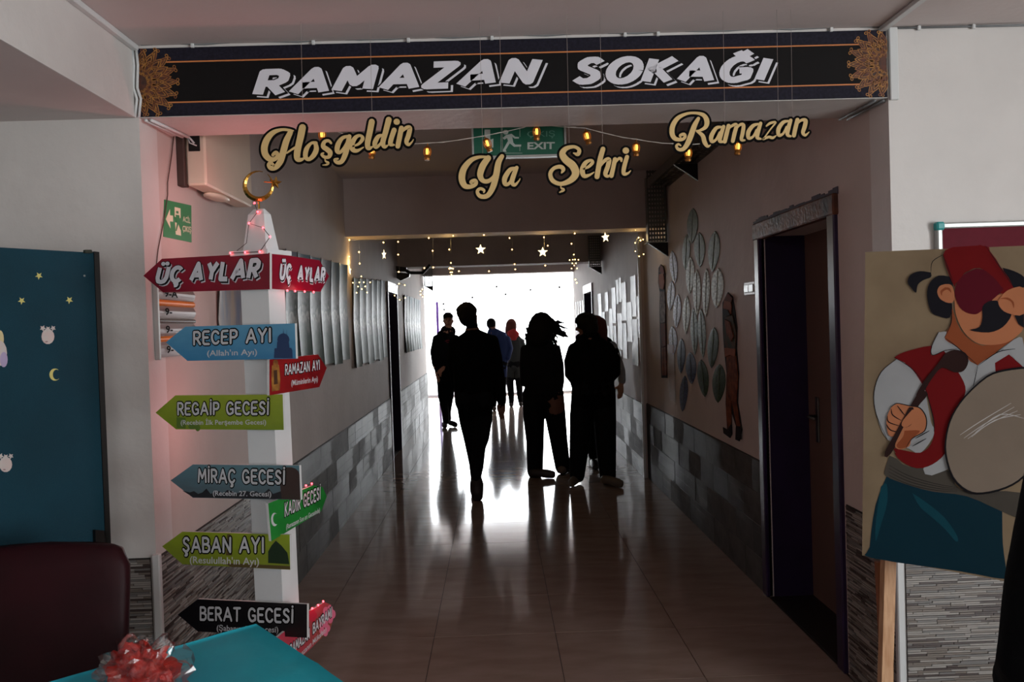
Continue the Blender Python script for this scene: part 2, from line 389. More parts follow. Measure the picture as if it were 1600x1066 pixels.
struct('trim_5', MB().bbox(XL-.012, XL+.016, YP-.014, YP+.012, 0, WZ+.012, .004), pvc)
struct('trim_6', MB().bbox(XR-.016, XR+.012, YP-.014, YP+.012, 0, WZ+.012, .004), pvc)
struct('trim_7', MB().bbox(XR2-.014, XR2+.01, 8.28, 8.3, 0, 2.33, .003), pvc)

# ---- doors
rust = mat('rusty_paint', (116, 64, 34), .5, c2=(48, 28, 28), vs=7, bump=.3, bs=40, spec=.25)
steel_p = mat('purple_steel', (44, 28, 64), .28, c2=(30, 20, 44), vs=5)
leafm = mat('door_leaf_brown', (104, 80, 70), .5, var=.1, vs=3)
d1 = struct('door_1', MB().bbox(XR+.235, XR+.275, DR0-.02, DR1+.02, 0, 2.0, .003), leafm)
MB().bbox(XR-.02, XR+.02, DR1-.0, DR1+.075, 0, 1.97, .006).bbox(XR-.02, XR+.02, DR0-.075, DR0, 0, 1.97, .006).build('door_frame', steel_p, d1)
MB().bbox(XR-.024, XR+.02, DR0-.085, DR1+.085, 1.955, 2.045, .006).build('frame_header', rust, d1)
MB().box(XR+.02, XR+.235, DR1-.003, DR1+.001, 0, 1.97).box(XR+.02, XR+.235, DR0-.001, DR0+.003, 0, 1.97).build('jamb_lining', purple, d1)
rg = MB()                                                   # ragged paint line above the header
for k in range(24):
    y = DR0-.09+k*(DR1-DR0+.16)/23; h = random.uniform(.006, .03); rg.box(XR-.004, XR, y, y+.052, 2.04, 2.048+h)
rg.build('paint_edge', mat('purple_smear', (52, 36, 56), .7), d1)
h = MB().bbox(XR+.226, XR+.235, 4.46, 4.5, .86, 1.1, .003); h.build('handle_plate', metal, d1)
MB().tube([(XR+.226, 4.48, 1.0), (XR+.18, 4.48, 1.0), (XR+.175, 4.47, 1.0), (XR+.175, 4.37, .998)], .008, 8).build('handle', metal, d1, True)
struct('trim_8', MB().box(XR+.0, XR+.24, DR0, DR1, 0, .004), mat('threshold_dark', (26, 22, 22), .5))
def far_door(n, xw, s, y0, y1, zt):
    d = struct(n, MB().box(min(xw-s*.16, xw-s*.2), max(xw-s*.16, xw-s*.2), y0, y1, 0, zt), purple)
    MB().box(min(xw-s*.2, xw+s*.02), max(xw-s*.2, xw+s*.02), y0-.04, y0+.03, 0, zt).box(min(xw-s*.2, xw+s*.02), max(xw-s*.2, xw+s*.02), y1-.03, y1+.04, 0, zt).build('door_frame', purple, d)
    MB().box(min(xw-s*.1, xw+s*.025), max(xw-s*.1, xw+s*.025), y0-.04, y1+.04, zt, zt+.12).build('frame_header', pvc, d)
    MB().tube([(xw-s*.15, y0+.12, 1.0), (xw-s*.1, y0+.12, 1.0), (xw-s*.1, y0+.22, 1.0)], .009, 6).build('handle', metal, d)
far_door('door_2', XL, 1, DL0, DL1, 1.97)
far_door('door_3', XR2, -1, D20, D21, 1.99)
d4 = struct('door_4', MB().bbox(-1.2, -1.15, 17.4, 18.2, .01, 2.06, .004), mat('violet_door', (120, 70, 190), .4))
MB().tube([(-1.15, 17.5, 1.02), (-1.1, 17.5, 1.02), (-1.1, 17.62, 1.02)], .01, 6).build('handle', metal, d4)

# ---- cables and conduits
def conduit(name, pts, r, label, m=pvc, clips=(), group=None, cm=None):
    o = MB().tube(pts, r, 6).build(name, m, None, True); tag(o, label, 'cable', group)
    for c in clips: MB().bbox(c[0]-.006, c[0]+.006, c[1]-.006, c[1]+.004, c[2]-.008, c[2]+.008, .002).build('clip', cm or pvc, o)
    return o
grey_w = mat('grey_cable', (120, 124, 126), .5)
zz = lambda x: 2.5755-.0035*math.sin(x*4)
pts = [(XL+.02+i*(XR-XL-.04)/24, YP-.006, zz(i)-.001) for i in range(25)]
conduit('cable', pts, .004, 'thin grey cable clipped along the joint between ceiling and banner', grey_w, [(x, YP-.008, 2.566) for x in (-1.05, -.62, -.28, .02, .5, .62, 1.25)])
conduit('cable', [(XR+.03, YP-.007, 2.566), (2.0, YP-.007, 2.564), (2.7, YP-.007, 2.56)], .004, 'grey cable clipped high on the white wall above the red notice board', grey_w, [(x, YP-.01, 2.563) for x in (1.57, 1.77, 2.1)])
tag(MB().bbox(1.425, 1.452, 1.0, YP, ZH-.016, ZH-.001, .003).build('cable_duct', pvc), 'grey plastic duct running along the ceiling toward the white wall', 'duct')
tag(MB().bbox(XR+.002, XR+.034, YP-.014, YP-.001, ZB-.01, ZH-.004, .003).build('cable_duct', pvc), 'short upright white duct beside the banner at the white wall', 'duct')
tag(MB().bbox(-1.262, -1.24, 1.0, YP-.01, ZH-.02, ZH-.001, .003).build('cable_duct', pvc), 'white duct along the top edge of the pale beam side', 'duct')
for k, (dx, lab) in enumerate([(0, 'white cable hanging down the corner beside the banner end, nearest the beam'), (.014, 'white cable beside the banner end, squeezed between its neighbour and the banner')]):
    conduit('cable', [(-1.262+dx, YP-.012, ZH-.02), (-1.258+dx, YP-.014, 2.5), (-1.264+dx, YP-.012, 2.42), (-1.252+dx, YP-.014, 2.38), (-1.262+dx, YP-.012, ZB)], .005, lab)
for k, yy in enumerate((0, .02)):
    conduit('cable', [(-1.235+yy, YP+.01, ZB-.006), (-1.2+yy, YP+.28, ZB-.008)], .006, ('left' if k == 0 else 'inner')+' one of two short white cables crossing under the beam above the pink wall')
    conduit('cable', [(XR-.012-yy*1.6, YP+.01, ZB-.006), (XR-.03-yy*1.6, YP+.29, ZB-.008)], .005, ('outer' if k == 0 else 'inner')+' one of two grey cables crossing under the beam at its door end', grey_w)
wpts = [P(a, b, x=XL+.006) for a, b in ((272, 208), (268, 245), (262, 285), (262, 305), (256, 345), (247, 390), (243, 425))]
conduit('cable', wpts, .0022, 'loose twisted brown wire hanging on the pink wall past the green sign', mat('brown_wire', (86, 66, 58), .5))
# ------------------------------------------------------------------ banner
bk = mat('banner_black', (13, 10, 11), .7, var=.05, spec=.2); navy = mat('banner_navy', (32, 30, 44), .7, c2=(20, 19, 30), vs=90, spec=.2)
gold_l = mat('banner_orange_line', (196, 120, 66), .5); wht = mat('print_white', (214, 214, 222), .55); gold_p = mat('print_gold', (170, 118, 50), .5, c2=(110, 58, 26), vs=40)
rust_p = mat('print_rust', (92, 46, 26), .6, c2=(50, 26, 18), vs=30)
YB = YP-.004
bn = thing('banner', (.1, YB, ZB), 'long black banner with white slanted capitals and gold mandala ends across the portal beam', 'banner')
bx0, bx1, bz0, bz1 = XL+.006, XR-.006, ZB+.002, ZH-.011
MB().box(bx0, bx1, YB-.0015, YB+.0015, bz0, bz1).build('vinyl_sheet', bk, bn)
mb = MB(); f = YB-.0019
for (a, b, m) in ((bz1-.047, bz1-.001, 0), (bz0+.001, bz0+.045, 0), (bz1-.053, bz1-.048, 1), (bz0+.046, bz0+.051, 1)):
    mb.add([(bx0+.001, f, a), (bx1-.001, f, a), (bx1-.001, f, b), (bx0+.001, f, b)], [(0, 1, 2, 3)], m)
mb.build('printed_border', [navy, gold_l], bn)
def mandala(cx, s):
    cz = (bz0+bz1)/2; mb = MB(); 
    def T(r, a, y): return (cx+s*r*math.cos(a), f-y, cz+r*math.sin(a))
    N = 9
    def petal(a, r0, r1, w, m, y, line=None):
        pts = []
        for i in range(9):
            t = i/8; ww = w*math.sin(PI*min(1, t*1.0))**.8*(1-.35*t); pts.append((r0+(r1-r0)*t, ww))
        L = [T(r, a+ww/r, y) for r, ww in pts]; R = [T(r, a-ww/r, y) for r, ww in pts[::-1]]
        q = L+R[1:-1]
        if line is None: mb.add(q, [tuple(range(len(q)))], m)
        else:
            c = [V(p) for p in q]; ctr = sum(c, V())/len(c)
            inn = [ctr+(p-ctr)*(1-line) for p in c]; n = len(q)
            mb.add(c+inn, [(i, (i+1) % n, n+(i+1) % n, n+i) for i in range(n)], m)
    lim = .118
    for ring, (r0, r1, w, k) in enumerate(((.055, .142, .018, 9), (.05, .118, .021, 10), (.03, .09, .018, 9), (.015, .062, .013, 7))):
        for i in range(k):
            a = -PI/2+PI*(i+.5)/k
            rr = min(r1, lim/max(.2, abs(math.sin(a))))
            petal(a, r0, rr, w, 1, .0002+.0003*ring); petal(a, r0, rr, w, 0, .0004+.0003*ring, .16); petal(a, r0+.012, rr*.9, w*.5, 0, .0005+.0003*ring, .25)
            if ring == 0:
                for sgn in (-1, 1):
                    mb.add([T(rr*.97+.006*math.cos(t), a+sgn*.05+.05*math.sin(t), .0006) for t in [2*PI*j/8 for j in range(8)]]+[T(rr*.97+.003*math.cos(t), a+sgn*.05+.028*math.sin(t), .0006) for t in [2*PI*j/8 for j in range(8)]], [(j, (j+1) % 8, 8+(j+1) % 8, 8+j) for j in range(8)], 0)
    mb.add([T(.028, -PI/2+PI*i/12, .0018) for i in range(13)], [tuple(range(13))], 1)
    for r in (.034, .046, .066):
        mb.add([T(r, -PI/2+PI*i/20, .0019) for i in range(21)]+[T(r+.0022, -PI/2+PI*i/20, .0019) for i in range(21)], [(i, i+1, 22+i, 21+i) for i in range(20)], 0)
    mb.build('mandala_print', [gold_p, rust_p], bn)
mandala(bx0+.002, 1); mandala(bx1-.002, -1)
nY = V((0, -1, 0))
def B_(px, py): return P(px, py, y=YB-.002)
def bold(parent, text, O, xe, top, n, off, seed, w=.29, gap=.36, sk=.22, mats=None, sh=(.13, -.15)):
    st, W_ = layout(text, gap=gap, skew=sk, jit=.08, seed=seed); R = (V(xe)-V(O))/W_; U = V(top)-V(O); O = V(O); mb = MB()
    for (ww, oo, d, m) in ((w+.03, 0, sh, 1), (w+.05, .0006, (sh[0]*.55, sh[1]*.55), 0), (w+.09, .001, (0, 0), 0), (w, .0016, (0, 0), 1)):
        for s_ in st:
            # square-ish pen: straight strokes with mitred joints
            flat_strokes(mb, [s_], ww, O, R, U, n, off+oo, m, d=d, butt=len(s_) > 2 or abs(s_[0][0]-s_[-1][0]) > .03)
    return mb.build('lettering', mats or [bk, wht], parent)
bold(bn, 'RAMAZAN', B_(402, 148), B_(826, 128), B_(402, 114), nY, .0006, 3)
bold(bn, 'SOKAĞI', B_(897, 128), B_(1190, 125), B_(897, 94), nY, .0006, 5)

# ------------------------------------------------------------------ hanging cut-out words
gold = mat('cutout_gold', (206, 176, 118), .6, var=.08, vs=4); ink = mat('cutout_black', (10, 8, 8), .8, spec=.1); thread_m = mat('nylon_thread', (150, 140, 135), .4)
YW = 2.9
def word(name_label, ox, oy, sc_, strokes, dots, threads):
    c = P(ox+800/sc_, oy+400/sc_, y=YW); t = thing('hanging_word', c, name_label, 'sign', 'gold cut-out greeting words')
    def T(x, y, z): p = P(ox+x/sc_, oy+y/sc_, y=YW); return V((p.x, YW-z, p.z))
    for nm, ex, z0, z1, m in (('backing', 22*sc_/6.15, 0, .004, ink), ('lettering', 0, .004, .0055, gold)):
        mb = MB()
        for s_ in strokes: brush(mb, s_, T, ex, z0, z1)
        for (x, y, r) in dots: brush(mb, [(x-1, y, 2*r), (x+1, y, 2*r)], T, ex, z0, z1, sub=1)
        mb.build(nm, m, t)
    for (x, y) in threads:
        a = T(x, y, .002); MB().tube([a, (a.x+.004, YW-.002, ZH)], .0006, 4).build('thread', thread_m, t)
word('black-edged gold cut-out word Hoşgeldin hanging over the signpost', 400, 160, 6.154, [
 [(175, 520, 8), (163, 510, 25), (195, 487, 40), (212, 515, 38), (185, 548, 40), (135, 548, 52), (92, 500, 62), (85, 430, 64), (115, 350, 60), (172, 292, 45), (250, 266, 28), (320, 270, 24), (362, 276, 12)],
 [(335, 290, 48), (295, 375, 60), (265, 480, 62), (238, 570, 58), (195, 625, 50), (148, 635, 44), (124, 605, 34), (145, 585, 34), (172, 605, 22), (172, 622, 10)],
 [(450, 245, 66), (435, 320, 66), (412, 420, 62), (398, 500, 62), (405, 548, 54), (445, 552, 30), (478, 525, 10)],
 [(300, 490, 14), (350, 455, 20), (400, 425, 22)],
 [(578, 395, 36), (535, 395, 26), (490, 450, 44), (478, 520, 44), (508, 552, 34), (555, 515, 46), (583, 455, 48), (575, 398, 36)],
 [(725, 395, 22), (700, 372, 28), (662, 382, 34), (648, 425, 44), (685, 455, 48), (715, 485, 48), (705, 525, 36), (665, 530, 30), (635, 505, 26), (652, 490, 14)],
 [(665, 545, 10), (672, 568, 16), (698, 585, 24), (680, 602, 18), (645, 606, 8)],
 [(885, 330, 28), (835, 345, 34), (795, 400, 48), (782, 465, 46), (808, 485, 32), (848, 445, 30), (885, 375, 24)],
 [(900, 330, 40), (882, 420, 50), (860, 505, 50), (825, 572, 42), (782, 580, 36), (760, 555, 28), (790, 545, 18)],
 [(925, 430, 14), (990, 402, 26), (1028, 352, 36), (1005, 322, 26), (960, 340, 38), (926, 400, 50), (932, 455, 48), (975, 468, 32), (1035, 435, 10)],
 [(1115, 190, 58), (1098, 280, 56), (1075, 395, 52), (1085, 445, 42), (1130, 425, 10)],
 [(1215, 318, 22), (1175, 335, 40), (1145, 395, 46), (1155, 435, 34), (1200, 400, 24), (1235, 335, 20)],
 [(1278, 170, 56), (1250, 280, 52), (1222, 385, 48), (1238, 430, 36), (1275, 412, 10)],
 [(1330, 270, 48), (1303, 350, 46), (1295, 405, 42), (1330, 412, 16)],
 [(1400, 250, 46), (1382, 340, 48), (1365, 425, 46)], [(1390, 300, 16), (1440, 252, 34), (1480, 250, 44), (1468, 320, 46), (1448, 380, 42), (1468, 410, 30), (1500, 385, 14), (1515, 360, 8)]],
 [(1355, 190, 30)], [(455, 225), (1118, 185)])
word('black-edged gold cut-out word Ya hanging under the running-man exit sign', 700, 180, 5.333, [
 [(205, 580, 8), (190, 560, 26), (225, 548, 34), (232, 575, 32), (190, 598, 34), (140, 590, 46), (116, 530, 56), (132, 450, 52), (190, 380, 40), (260, 352, 26), (335, 352, 18)],
 [(335, 360, 48), (290, 425, 55), (268, 500, 50), (292, 548, 38), (340, 550, 34), (385, 505, 24), (400, 440, 16)],
 [(450, 345, 36), (420, 400, 48), (402, 500, 52), (375, 600, 48), (330, 672, 40), (270, 678, 34), (244, 640, 28), (268, 615, 26), (300, 628, 22), (298, 648, 10)],
 [(560, 445, 26), (515, 460, 36), (472, 530, 42), (478, 578, 34), (515, 565, 26), (548, 500, 30)], [(572, 440, 32), (548, 500, 40), (533, 558, 38), (555, 585, 26), (590, 550, 12), (600, 532, 8)]],
 [], [(290, 345), (455, 335)])
word('black-edged gold cut-out word Şehri hanging right of the exit sign, below the lanterns', 700, 180, 5.333, [
 [(1045, 318, 10), (1080, 328, 34), (1092, 292, 30), (1050, 266, 26), (985, 280, 38), (952, 322, 52), (978, 372, 60), (1040, 425, 65), (1062, 490, 62), (1020, 545, 48), (940, 575, 34), (872, 548, 36), (852, 490, 34), (882, 445, 30), (935, 432, 34), (960, 455, 34), (945, 483, 12)],
 [(943, 585, 10), (940, 606, 12), (962, 625, 24), (930, 645, 10)],
 [(1120, 455, 12), (1170, 432, 24), (1203, 397, 28), (1188, 378, 22), (1142, 402, 36), (1118, 460, 42), (1132, 508, 36), (1175, 502, 22), (1215, 478, 8)],
 [(1290, 285, 40), (1266, 370, 42), (1240, 515, 42)], [(1255, 445, 16), (1300, 385, 28), (1340, 372, 36), (1330, 430, 38), (1310, 490, 36), (1330, 512, 24), (1362, 490, 10)],
 [(1390, 370, 36), (1375, 440, 36), (1360, 508, 36)], [(1380, 415, 14), (1420, 365, 22), (1440, 368, 26), (1443, 385, 16)],
 [(1490, 350, 34), (1467, 430, 36), (1462, 488, 32), (1495, 488, 20), (1520, 465, 8)]],
 [(1480, 298, 27)], [(1288, 285), (1010, 270)])
word('black-edged gold cut-out word Ramazan hanging beside the white wall', 1030, 160, 6.4, [
 [(215, 358, 8), (205, 335, 26), (243, 322, 32), (256, 347, 30), (225, 374, 32), (160, 368, 42), (127, 320, 50), (132, 240, 50), (182, 162, 42), (270, 118, 28), (360, 110, 26), (440, 132, 40), (473, 190, 50), (460, 250, 40), (400, 285, 22), (368, 286, 12)],
 [(388, 165, 34), (350, 235, 50), (312, 340, 55), (280, 415, 50), (240, 468, 40), (192, 474, 32), (168, 442, 26), (190, 422, 22), (213, 436, 12)],
 [(372, 290, 22), (430, 335, 40), (450, 400, 44), (480, 442, 30), (508, 430, 10)],
 [(612, 250, 24), (565, 262, 36), (518, 340, 44), (523, 395, 34), (565, 375, 24), (602, 305, 24)], [(640, 245, 34), (616, 320, 40), (602, 388, 38), (640, 398, 20)],
 [(690, 238, 40), (667, 330, 42), (652, 395, 40)], [(672, 290, 14), (720, 240, 26), (768, 230, 36), (750, 310, 40), (732, 390, 38)], [(755, 285, 14), (800, 230, 26), (838, 232, 36), (830, 310, 38), (817, 375, 32), (850, 382, 18)],
 [(982, 220, 22), (933, 238, 36), (888, 300, 42), (890, 360, 34), (935, 345, 24), (970, 280, 24)], [(1010, 213, 34), (986, 290, 40), (976, 355, 36), (1010, 368, 20)],
 [(1068, 240, 16), (1105, 212, 26), (1160, 203, 18), (1110, 270, 14), (1050, 352, 14), (1035, 372, 20), (1090, 350, 26), (1130, 358, 28), (1165, 335, 10)],
 [(1282, 190, 22), (1233, 205, 36), (1188, 270, 42), (1192, 332, 34), (1235, 315, 24), (1270, 250, 24)], [(1310, 183, 34), (1290, 250, 40), (1277, 325, 36), (1310, 343, 20)],
 [(1377, 178, 40), (1357, 260, 42), (1342, 335, 40)], [(1357, 240, 14), (1410, 185, 26), (1458, 185, 40), (1448, 250, 42), (1432, 305, 36), (1455, 332, 26), (1493, 300, 8)]],
 [], [(655, 235), (1330, 180), (1190, 200)])

# ------------------------------------------------------------------ hanging exit sign behind the beam
YE = 3.62
ex = thing('exit_sign', P(810, 250, y=YE), 'green and white exit sign with running man hanging behind the portal beam', 'exit sign')
a, b = P(738, 247, y=YE), P(884, 192, y=YE)
alu = mat('aluminium', (176, 180, 178), .35, metal=.5)
green_d = mat('sign_green', (12, 92, 70), .45, var=.05); sgw = mat('sign_pale', (176, 190, 184), .6)
fr = MB().box(a.x, b.x, YE, YE+.03, a.z-.002, a.z+.007).box(a.x, b.x, YE, YE+.03, b.z-.006, b.z+.004).box(a.x, a.x+.008, YE, YE+.03, a.z, b.z).box(b.x-.008, b.x, YE, YE+.03, a.z, b.z)
fr.build('sign_frame', alu, ex)
MB().box(a.x+.006, b.x-.006, YE+.006, YE+.024, a.z+.004, b.z-.004).build('sign_panel', green_d, ex)
MB().tube([(a.x+.05, YE+.015, b.z), (a.x+.05, YE+.015, ZC)], .004).build('hanger', alu, ex); MB().tube([(b.x-.05, YE+.015, b.z), (b.x-.05, YE+.015, ZC)], .004).build('hanger', alu, ex)
E_ = lambda x, y: P(700+x/5.333, 180+y/5.333, y=YE+.0055)
pic = MB()
def poly(pts, m=0): pic.add([E_(*p) for p in pts], [tuple(range(len(pts)))], m)
poly([(305, 120), (352, 120), (352, 205), (378, 195), (378, 270), (318, 270), (340, 230), (305, 225)])
poly([(480+24*math.cos(t), 142+20*math.sin(t)) for t in [2*PI*k/10 for k in range(10)]])
poly([(485, 165), (530, 155), (560, 180), (592, 182), (590, 195), (555, 195), (535, 180), (545, 230), (560, 245), (610, 245), (608, 262), (550, 264), (515, 235), (480, 290), (488, 305), (462, 305), (458, 290), (500, 215), (492, 190), (470, 205), (455, 190)])
for (x0, y0, x1, y1) in ((440, 98, 600, 101), (440, 98, 443, 315), (597, 98, 600, 180), (445, 315, 620, 318), (597, 262, 600, 300)): poly([(x0, y0), (x1, y0), (x1, y1), (x0, y1)])
pic.build('pictogram', sgw, ex)
font_text(ex, 'lettering', 'EXIT', E_(662, 283), E_(890, 280), E_(662, 225), nY, 0, sgw, bold=.03)
font_text(ex, 'lettering', 'ÇIKIŞ', E_(660, 180), E_(890, 178), E_(660, 130), nY, 0, mat('sign_faint', (90, 140, 124), .6))

# ------------------------------------------------------------------ lantern string
lg = mat('lantern_gold', (150, 96, 34), .35, metal=.5); lit = mat('lantern_glow', (255, 214, 140), .5, emit=(255, 176, 70), es=2.0)
YL = 3.44
ls = thing('lantern_string_light', (0, YL, ZB), 'string of lit gold lanterns on white wire strung below the portal beam', 'string lights')
wire_m = mat('clear_wire', (200, 196, 188), .35)
LP = [(503, 197, 0), (583, 222, 8), (668, 224, 3), (757, 212, -18), (838, 193, 0), (914, 200, -12), (994, 218, 2), (1076, 226, 4), (1154, 216, 6)]
wp = []
for i, (x, y, r) in enumerate(LP):
    wp.append(P(x, y, y=YL))
    if i < len(LP)-1:
        x2, y2, _ = LP[i+1]
        for t in (.25, .5, .75): wp.append(P(x+(x2-x)*t, y+(y2-y)*t+4*math.sin(PI*t)*.4, y=YL))
wp[0:0] = [P(478, 190, y=YL)]; wp.append(P(1172, 200, y=YL))
w2 = MB().tube(wp, .0014, 5).tube([p+V((.001, -.001, .0025*math.sin(i*2.3))) for i, p in enumerate(wp)], .0011, 5); w2.build('wire', wire_m, ls)
def lathe(mb, prof, M, n=8, m=0):
    mb.rings([[M @ V((r*math.cos(2*PI*k/n), r*math.sin(2*PI*k/n), z)) for k in range(n)] for r, z in prof], m)
for (x, y, r) in LP:
    o = P(x, y, y=YL); M = Matrix.Translation(o) @ Matrix.Rotation(math.radians(r), 4, 'Y')
    mb = MB(); lathe(mb, [(.002, 0), (.002, -.008), (.006, -.011), (.014, -.019), (.012, -.021)], M); lathe(mb, [(.012, -.047), (.014, -.049), (.01, -.056), (.013, -.06), (.011, -.068)], M)
    for k in range(6):
        a0 = 2*PI*k/6; mb.tube([M @ V((.0125*math.cos(a0), .0125*math.sin(a0), -.02)), M @ V((.015*math.cos(a0), .015*math.sin(a0), -.034)), M @ V((.0125*math.cos(a0), .0125*math.sin(a0), -.048))], .0016, 4)
    lt = mb.build('lantern', lg, ls)
    mb = MB(); lathe(mb, [(.007, -.022), (.0095, -.034), (.007, -.046)], M); mb.build('flame_cell', lit, lt)
def lamp(name, loc, e, col, r=.02, parent=None):
    l = bpy.data.lights.new(name, 'POINT'); l.energy = e; l.color = col; l.shadow_soft_size = r
    o = bpy.data.objects.new(name, l); C.objects.link(o); put(o, V(loc), parent); return o
# ------------------------------------------------------------------ curtain of LED stars under the second beam
warm = mat('led_warm', (255, 232, 190), .4, emit=(255, 205, 120), es=14); star_m = mat('lit_star', (255, 240, 214), .4, emit=(255, 224, 170), es=3.2)
clearp = mat('clear_plastic', (200, 200, 190), .2, alpha=.55)
YS = 7.46
cu = thing('curtain_light', (0, YS, 2.33), 'curtain of warm lit stars, moons and dots hanging under the second beam', 'string lights')
MB().tube([(XL+.02+i*(XR-XL-.26)/12, YS, 2.318-.004*(i % 2)) for i in range(13)], .003, 5).build('main_wire', wire_m, cu)
DX = [(546, 375), (545, 401), (561, 394), (562, 412), (599, 379), (622, 378), (622, 398), (623, 425), (670, 372), (676, 392), (677, 418), (679, 434), (663, 419), (708, 368), (702, 390), (703, 419), (705, 432), (756, 367), (764, 424), (796, 372), (800, 390), (804, 413), (805, 421), (851, 362), (850, 371), (856, 384), (852, 415), (898, 365), (893, 381), (899, 437), (901, 442), (993, 359), (1001, 376), (717, 424), (716, 444), (763, 444), (855, 436)]
cols_px = sorted(set([545, 561, 600, 623, 676, 704, 750, 757, 800, 850, 897, 948, 1000]))
for cx_ in cols_px:
    ys = [y for x, y in DX if abs(x-cx_) < 9]+[400 if cx_ not in (600, 750, 948) else 382]
    MB().tube([P(cx_, 366-(cx_-545)*.022, y=YS), P(cx_+1, max(ys), y=YS)], .0007, 4).build('strand', wire_m, cu)
srcb = None
for (x, y) in DX:
    p = P(x, y, y=YS)
    if srcb is None: srcb = MB().ball(p, .0055, 0, 8).build('bulb', warm, cu, True); sp = p
    else:
        o = srcb.copy(); C.objects.link(o); o.location = srcb.location+(p-sp)
def star3(px, py, rpx, m, name, rot=90, squash=1, line=False):
    c = P(px, py, y=YS); r = rpx*YS/FPX; mb = MB()
    pts = star_pts(0, 0, r, rot)
    if line:
        q = [(c.x+a*squash, c.y, c.z+b) for a, b in pts]
        mb.tube(q+[q[0], q[1]], .0022, 5); [mb.ball(p_, .005, 1, 6) for p_ in q]
        return mb.build(name, [clearp, warm], cu)
    fr_ = [(c.x+a*squash, c.y-.003, c.z+b) for a, b in pts]; bk_ = [(c.x+a*squash, c.y+.003, c.z+b) for a, b in pts]
    vs = fr_+bk_+[(c.x, c.y-.009, c.z), (c.x, c.y+.009, c.z)]
    fs = [((i+1) % 10, i, 20) for i in range(10)]+[(10+i, 10+(i+1) % 10, 21) for i in range(10)]+[(i, (i+1) % 10, 10+(i+1) % 10, 10+i) for i in range(10)]
    mb.add(vs, fs); return mb.build(name, m, cu)
star3(751, 390, 8, star_m, 'star'); star3(848, 394, 8, star_m, 'star', 88); star3(946, 371, 8, star_m, 'star', 95, .8)
star3(600, 398, 8, star_m, 'star', 90, .45); star3(546, 423, 8, star_m, 'star', 90, .35)
star3(565, 446, 14, None, 'outline_star', line=True); star3(705, 424, 13, None, 'outline_star', 90, .25, True); star3(897, 410, 12, None, 'outline_star', 90, .6, True)
def moon3(px, py, rpx, squash):
    c = P(px, py, y=YS); r = rpx*YS/FPX; mb = MB()
    out = [(r*math.cos(a), r*math.sin(a)) for a in [math.radians(50+i*26) for i in range(11)]]
    inn = [(r*.35+r*.8*math.cos(a), r*.8*math.sin(a)) for a in [math.radians(290-i*22) for i in range(10)]]
    q = [(c.x+a*squash, c.y, c.z+b) for a, b in out+inn]; mb.tube(q+[q[0]], .0022, 5)
    for k in range(0, 11, 2): mb.ball(q[k], .005, 1, 6)
    mb.build('outline_moon', [clearp, warm], cu)
moon3(626, 456, 13, .8); moon3(806, 445, 14, .8); moon3(1000, 386, 15, .55); moon3(661, 458, 6, .7)
lamp('led_and_fill_glow', P(548, 410, y=YS-.03)+V((.03, 0, 0)), 1.0, (1, .62, .2), .02, cu)
lamp('led_and_fill_glow', P(700, 380, y=YS), .3, (1, .66, .25), .03, cu); lamp('led_and_fill_glow', P(850, 380, y=YS), .3, (1, .66, .25), .03, cu)
lamp('led_and_fill_glow', P(995, 372, y=YS), .3, (1, .66, .25), .03, cu)
# ------------------------------------------------------------------ perforated cable trays
def perforated(mb, O, R, U, nu, nv, t):
    """sheet O + R + U with nu x nv square holes"""
    O, R, U = V(O), V(R), V(U); n = R.cross(U).normalized()*t
    for i in range(nu+1):
        a = O+R*(i/nu*.9+.02); mb.slab([a, a+R*(.45/nu), a+R*(.45/nu)+U, a+U], n)
    for j in range(nv+1):
        a = O+U*(j/nv*.95+.01); mb.slab([a, a+R*.98, a+R*.98+U*(.5/nv), a+U*(.5/nv)], n*.9)
t = thing('cable_tray', (1.3, 5.2, 2.6), 'long perforated cable tray high on the right wall, dropping under the second beam', 'cable tray')
mb = MB(); x0, x1 = 1.29, 1.44
perforated(mb, (x0, 3.42, 2.63), (0, 3.62, 0), (x1-x0, 0, 0), 44, 3, -.002); mb.build('tray_run', metal, t)
MB().box(x0-.002, x0, 3.42, 7.05, 2.63, 2.7).box(x1, x1+.002, 3.42, 7.05, 2.63, 2.7).build('side_rail', metal, t)
p0, p1 = P(1012, 378, y=7.1), P(1040, 285, y=7.1)
mb = MB(); perforated(mb, (p0.x, 7.08, p0.z), (p1.x-p0.x-.01, 0, 0), (0.0, 0, p1.z-p0.z+.1), 6, 16, .002); mb.build('tray_drop', metal, t)
MB().box(p0.x-.003, p0.x, 7.06, 7.14, p0.z, 2.72).box(p1.x-.012, p1.x-.008, 7.06, 7.14, p0.z, 2.72).build('side_rail', metal, t)
MB().box(p0.x, p1.x-.01, 7.06, 7.3, p0.z-.004, p0.z-.001).build('tray_run', metal, t)
for (yy, zz_) in ((6.0, 2.63), (4.6, 2.63), (7.1, p0.z-.006)):
    MB().slab([(XR, yy, zz_-.002), (XR-.17, yy, zz_-.002), (XR, yy, zz_-.12)], (0, .03, 0)).build('bracket', dark_metal, t)
MB().tube([(x0+.03, 3.45, 2.645), (x0+.04, 5, 2.65), (x0+.03, 6.9, 2.645)], .008, 6).tube([(x0+.08, 3.45, 2.645), (x0+.07, 5, 2.648), (x0+.08, 6.9, 2.645)], .01, 6).build('cable_run', mat('black_cable', (24, 24, 26), .5), t)
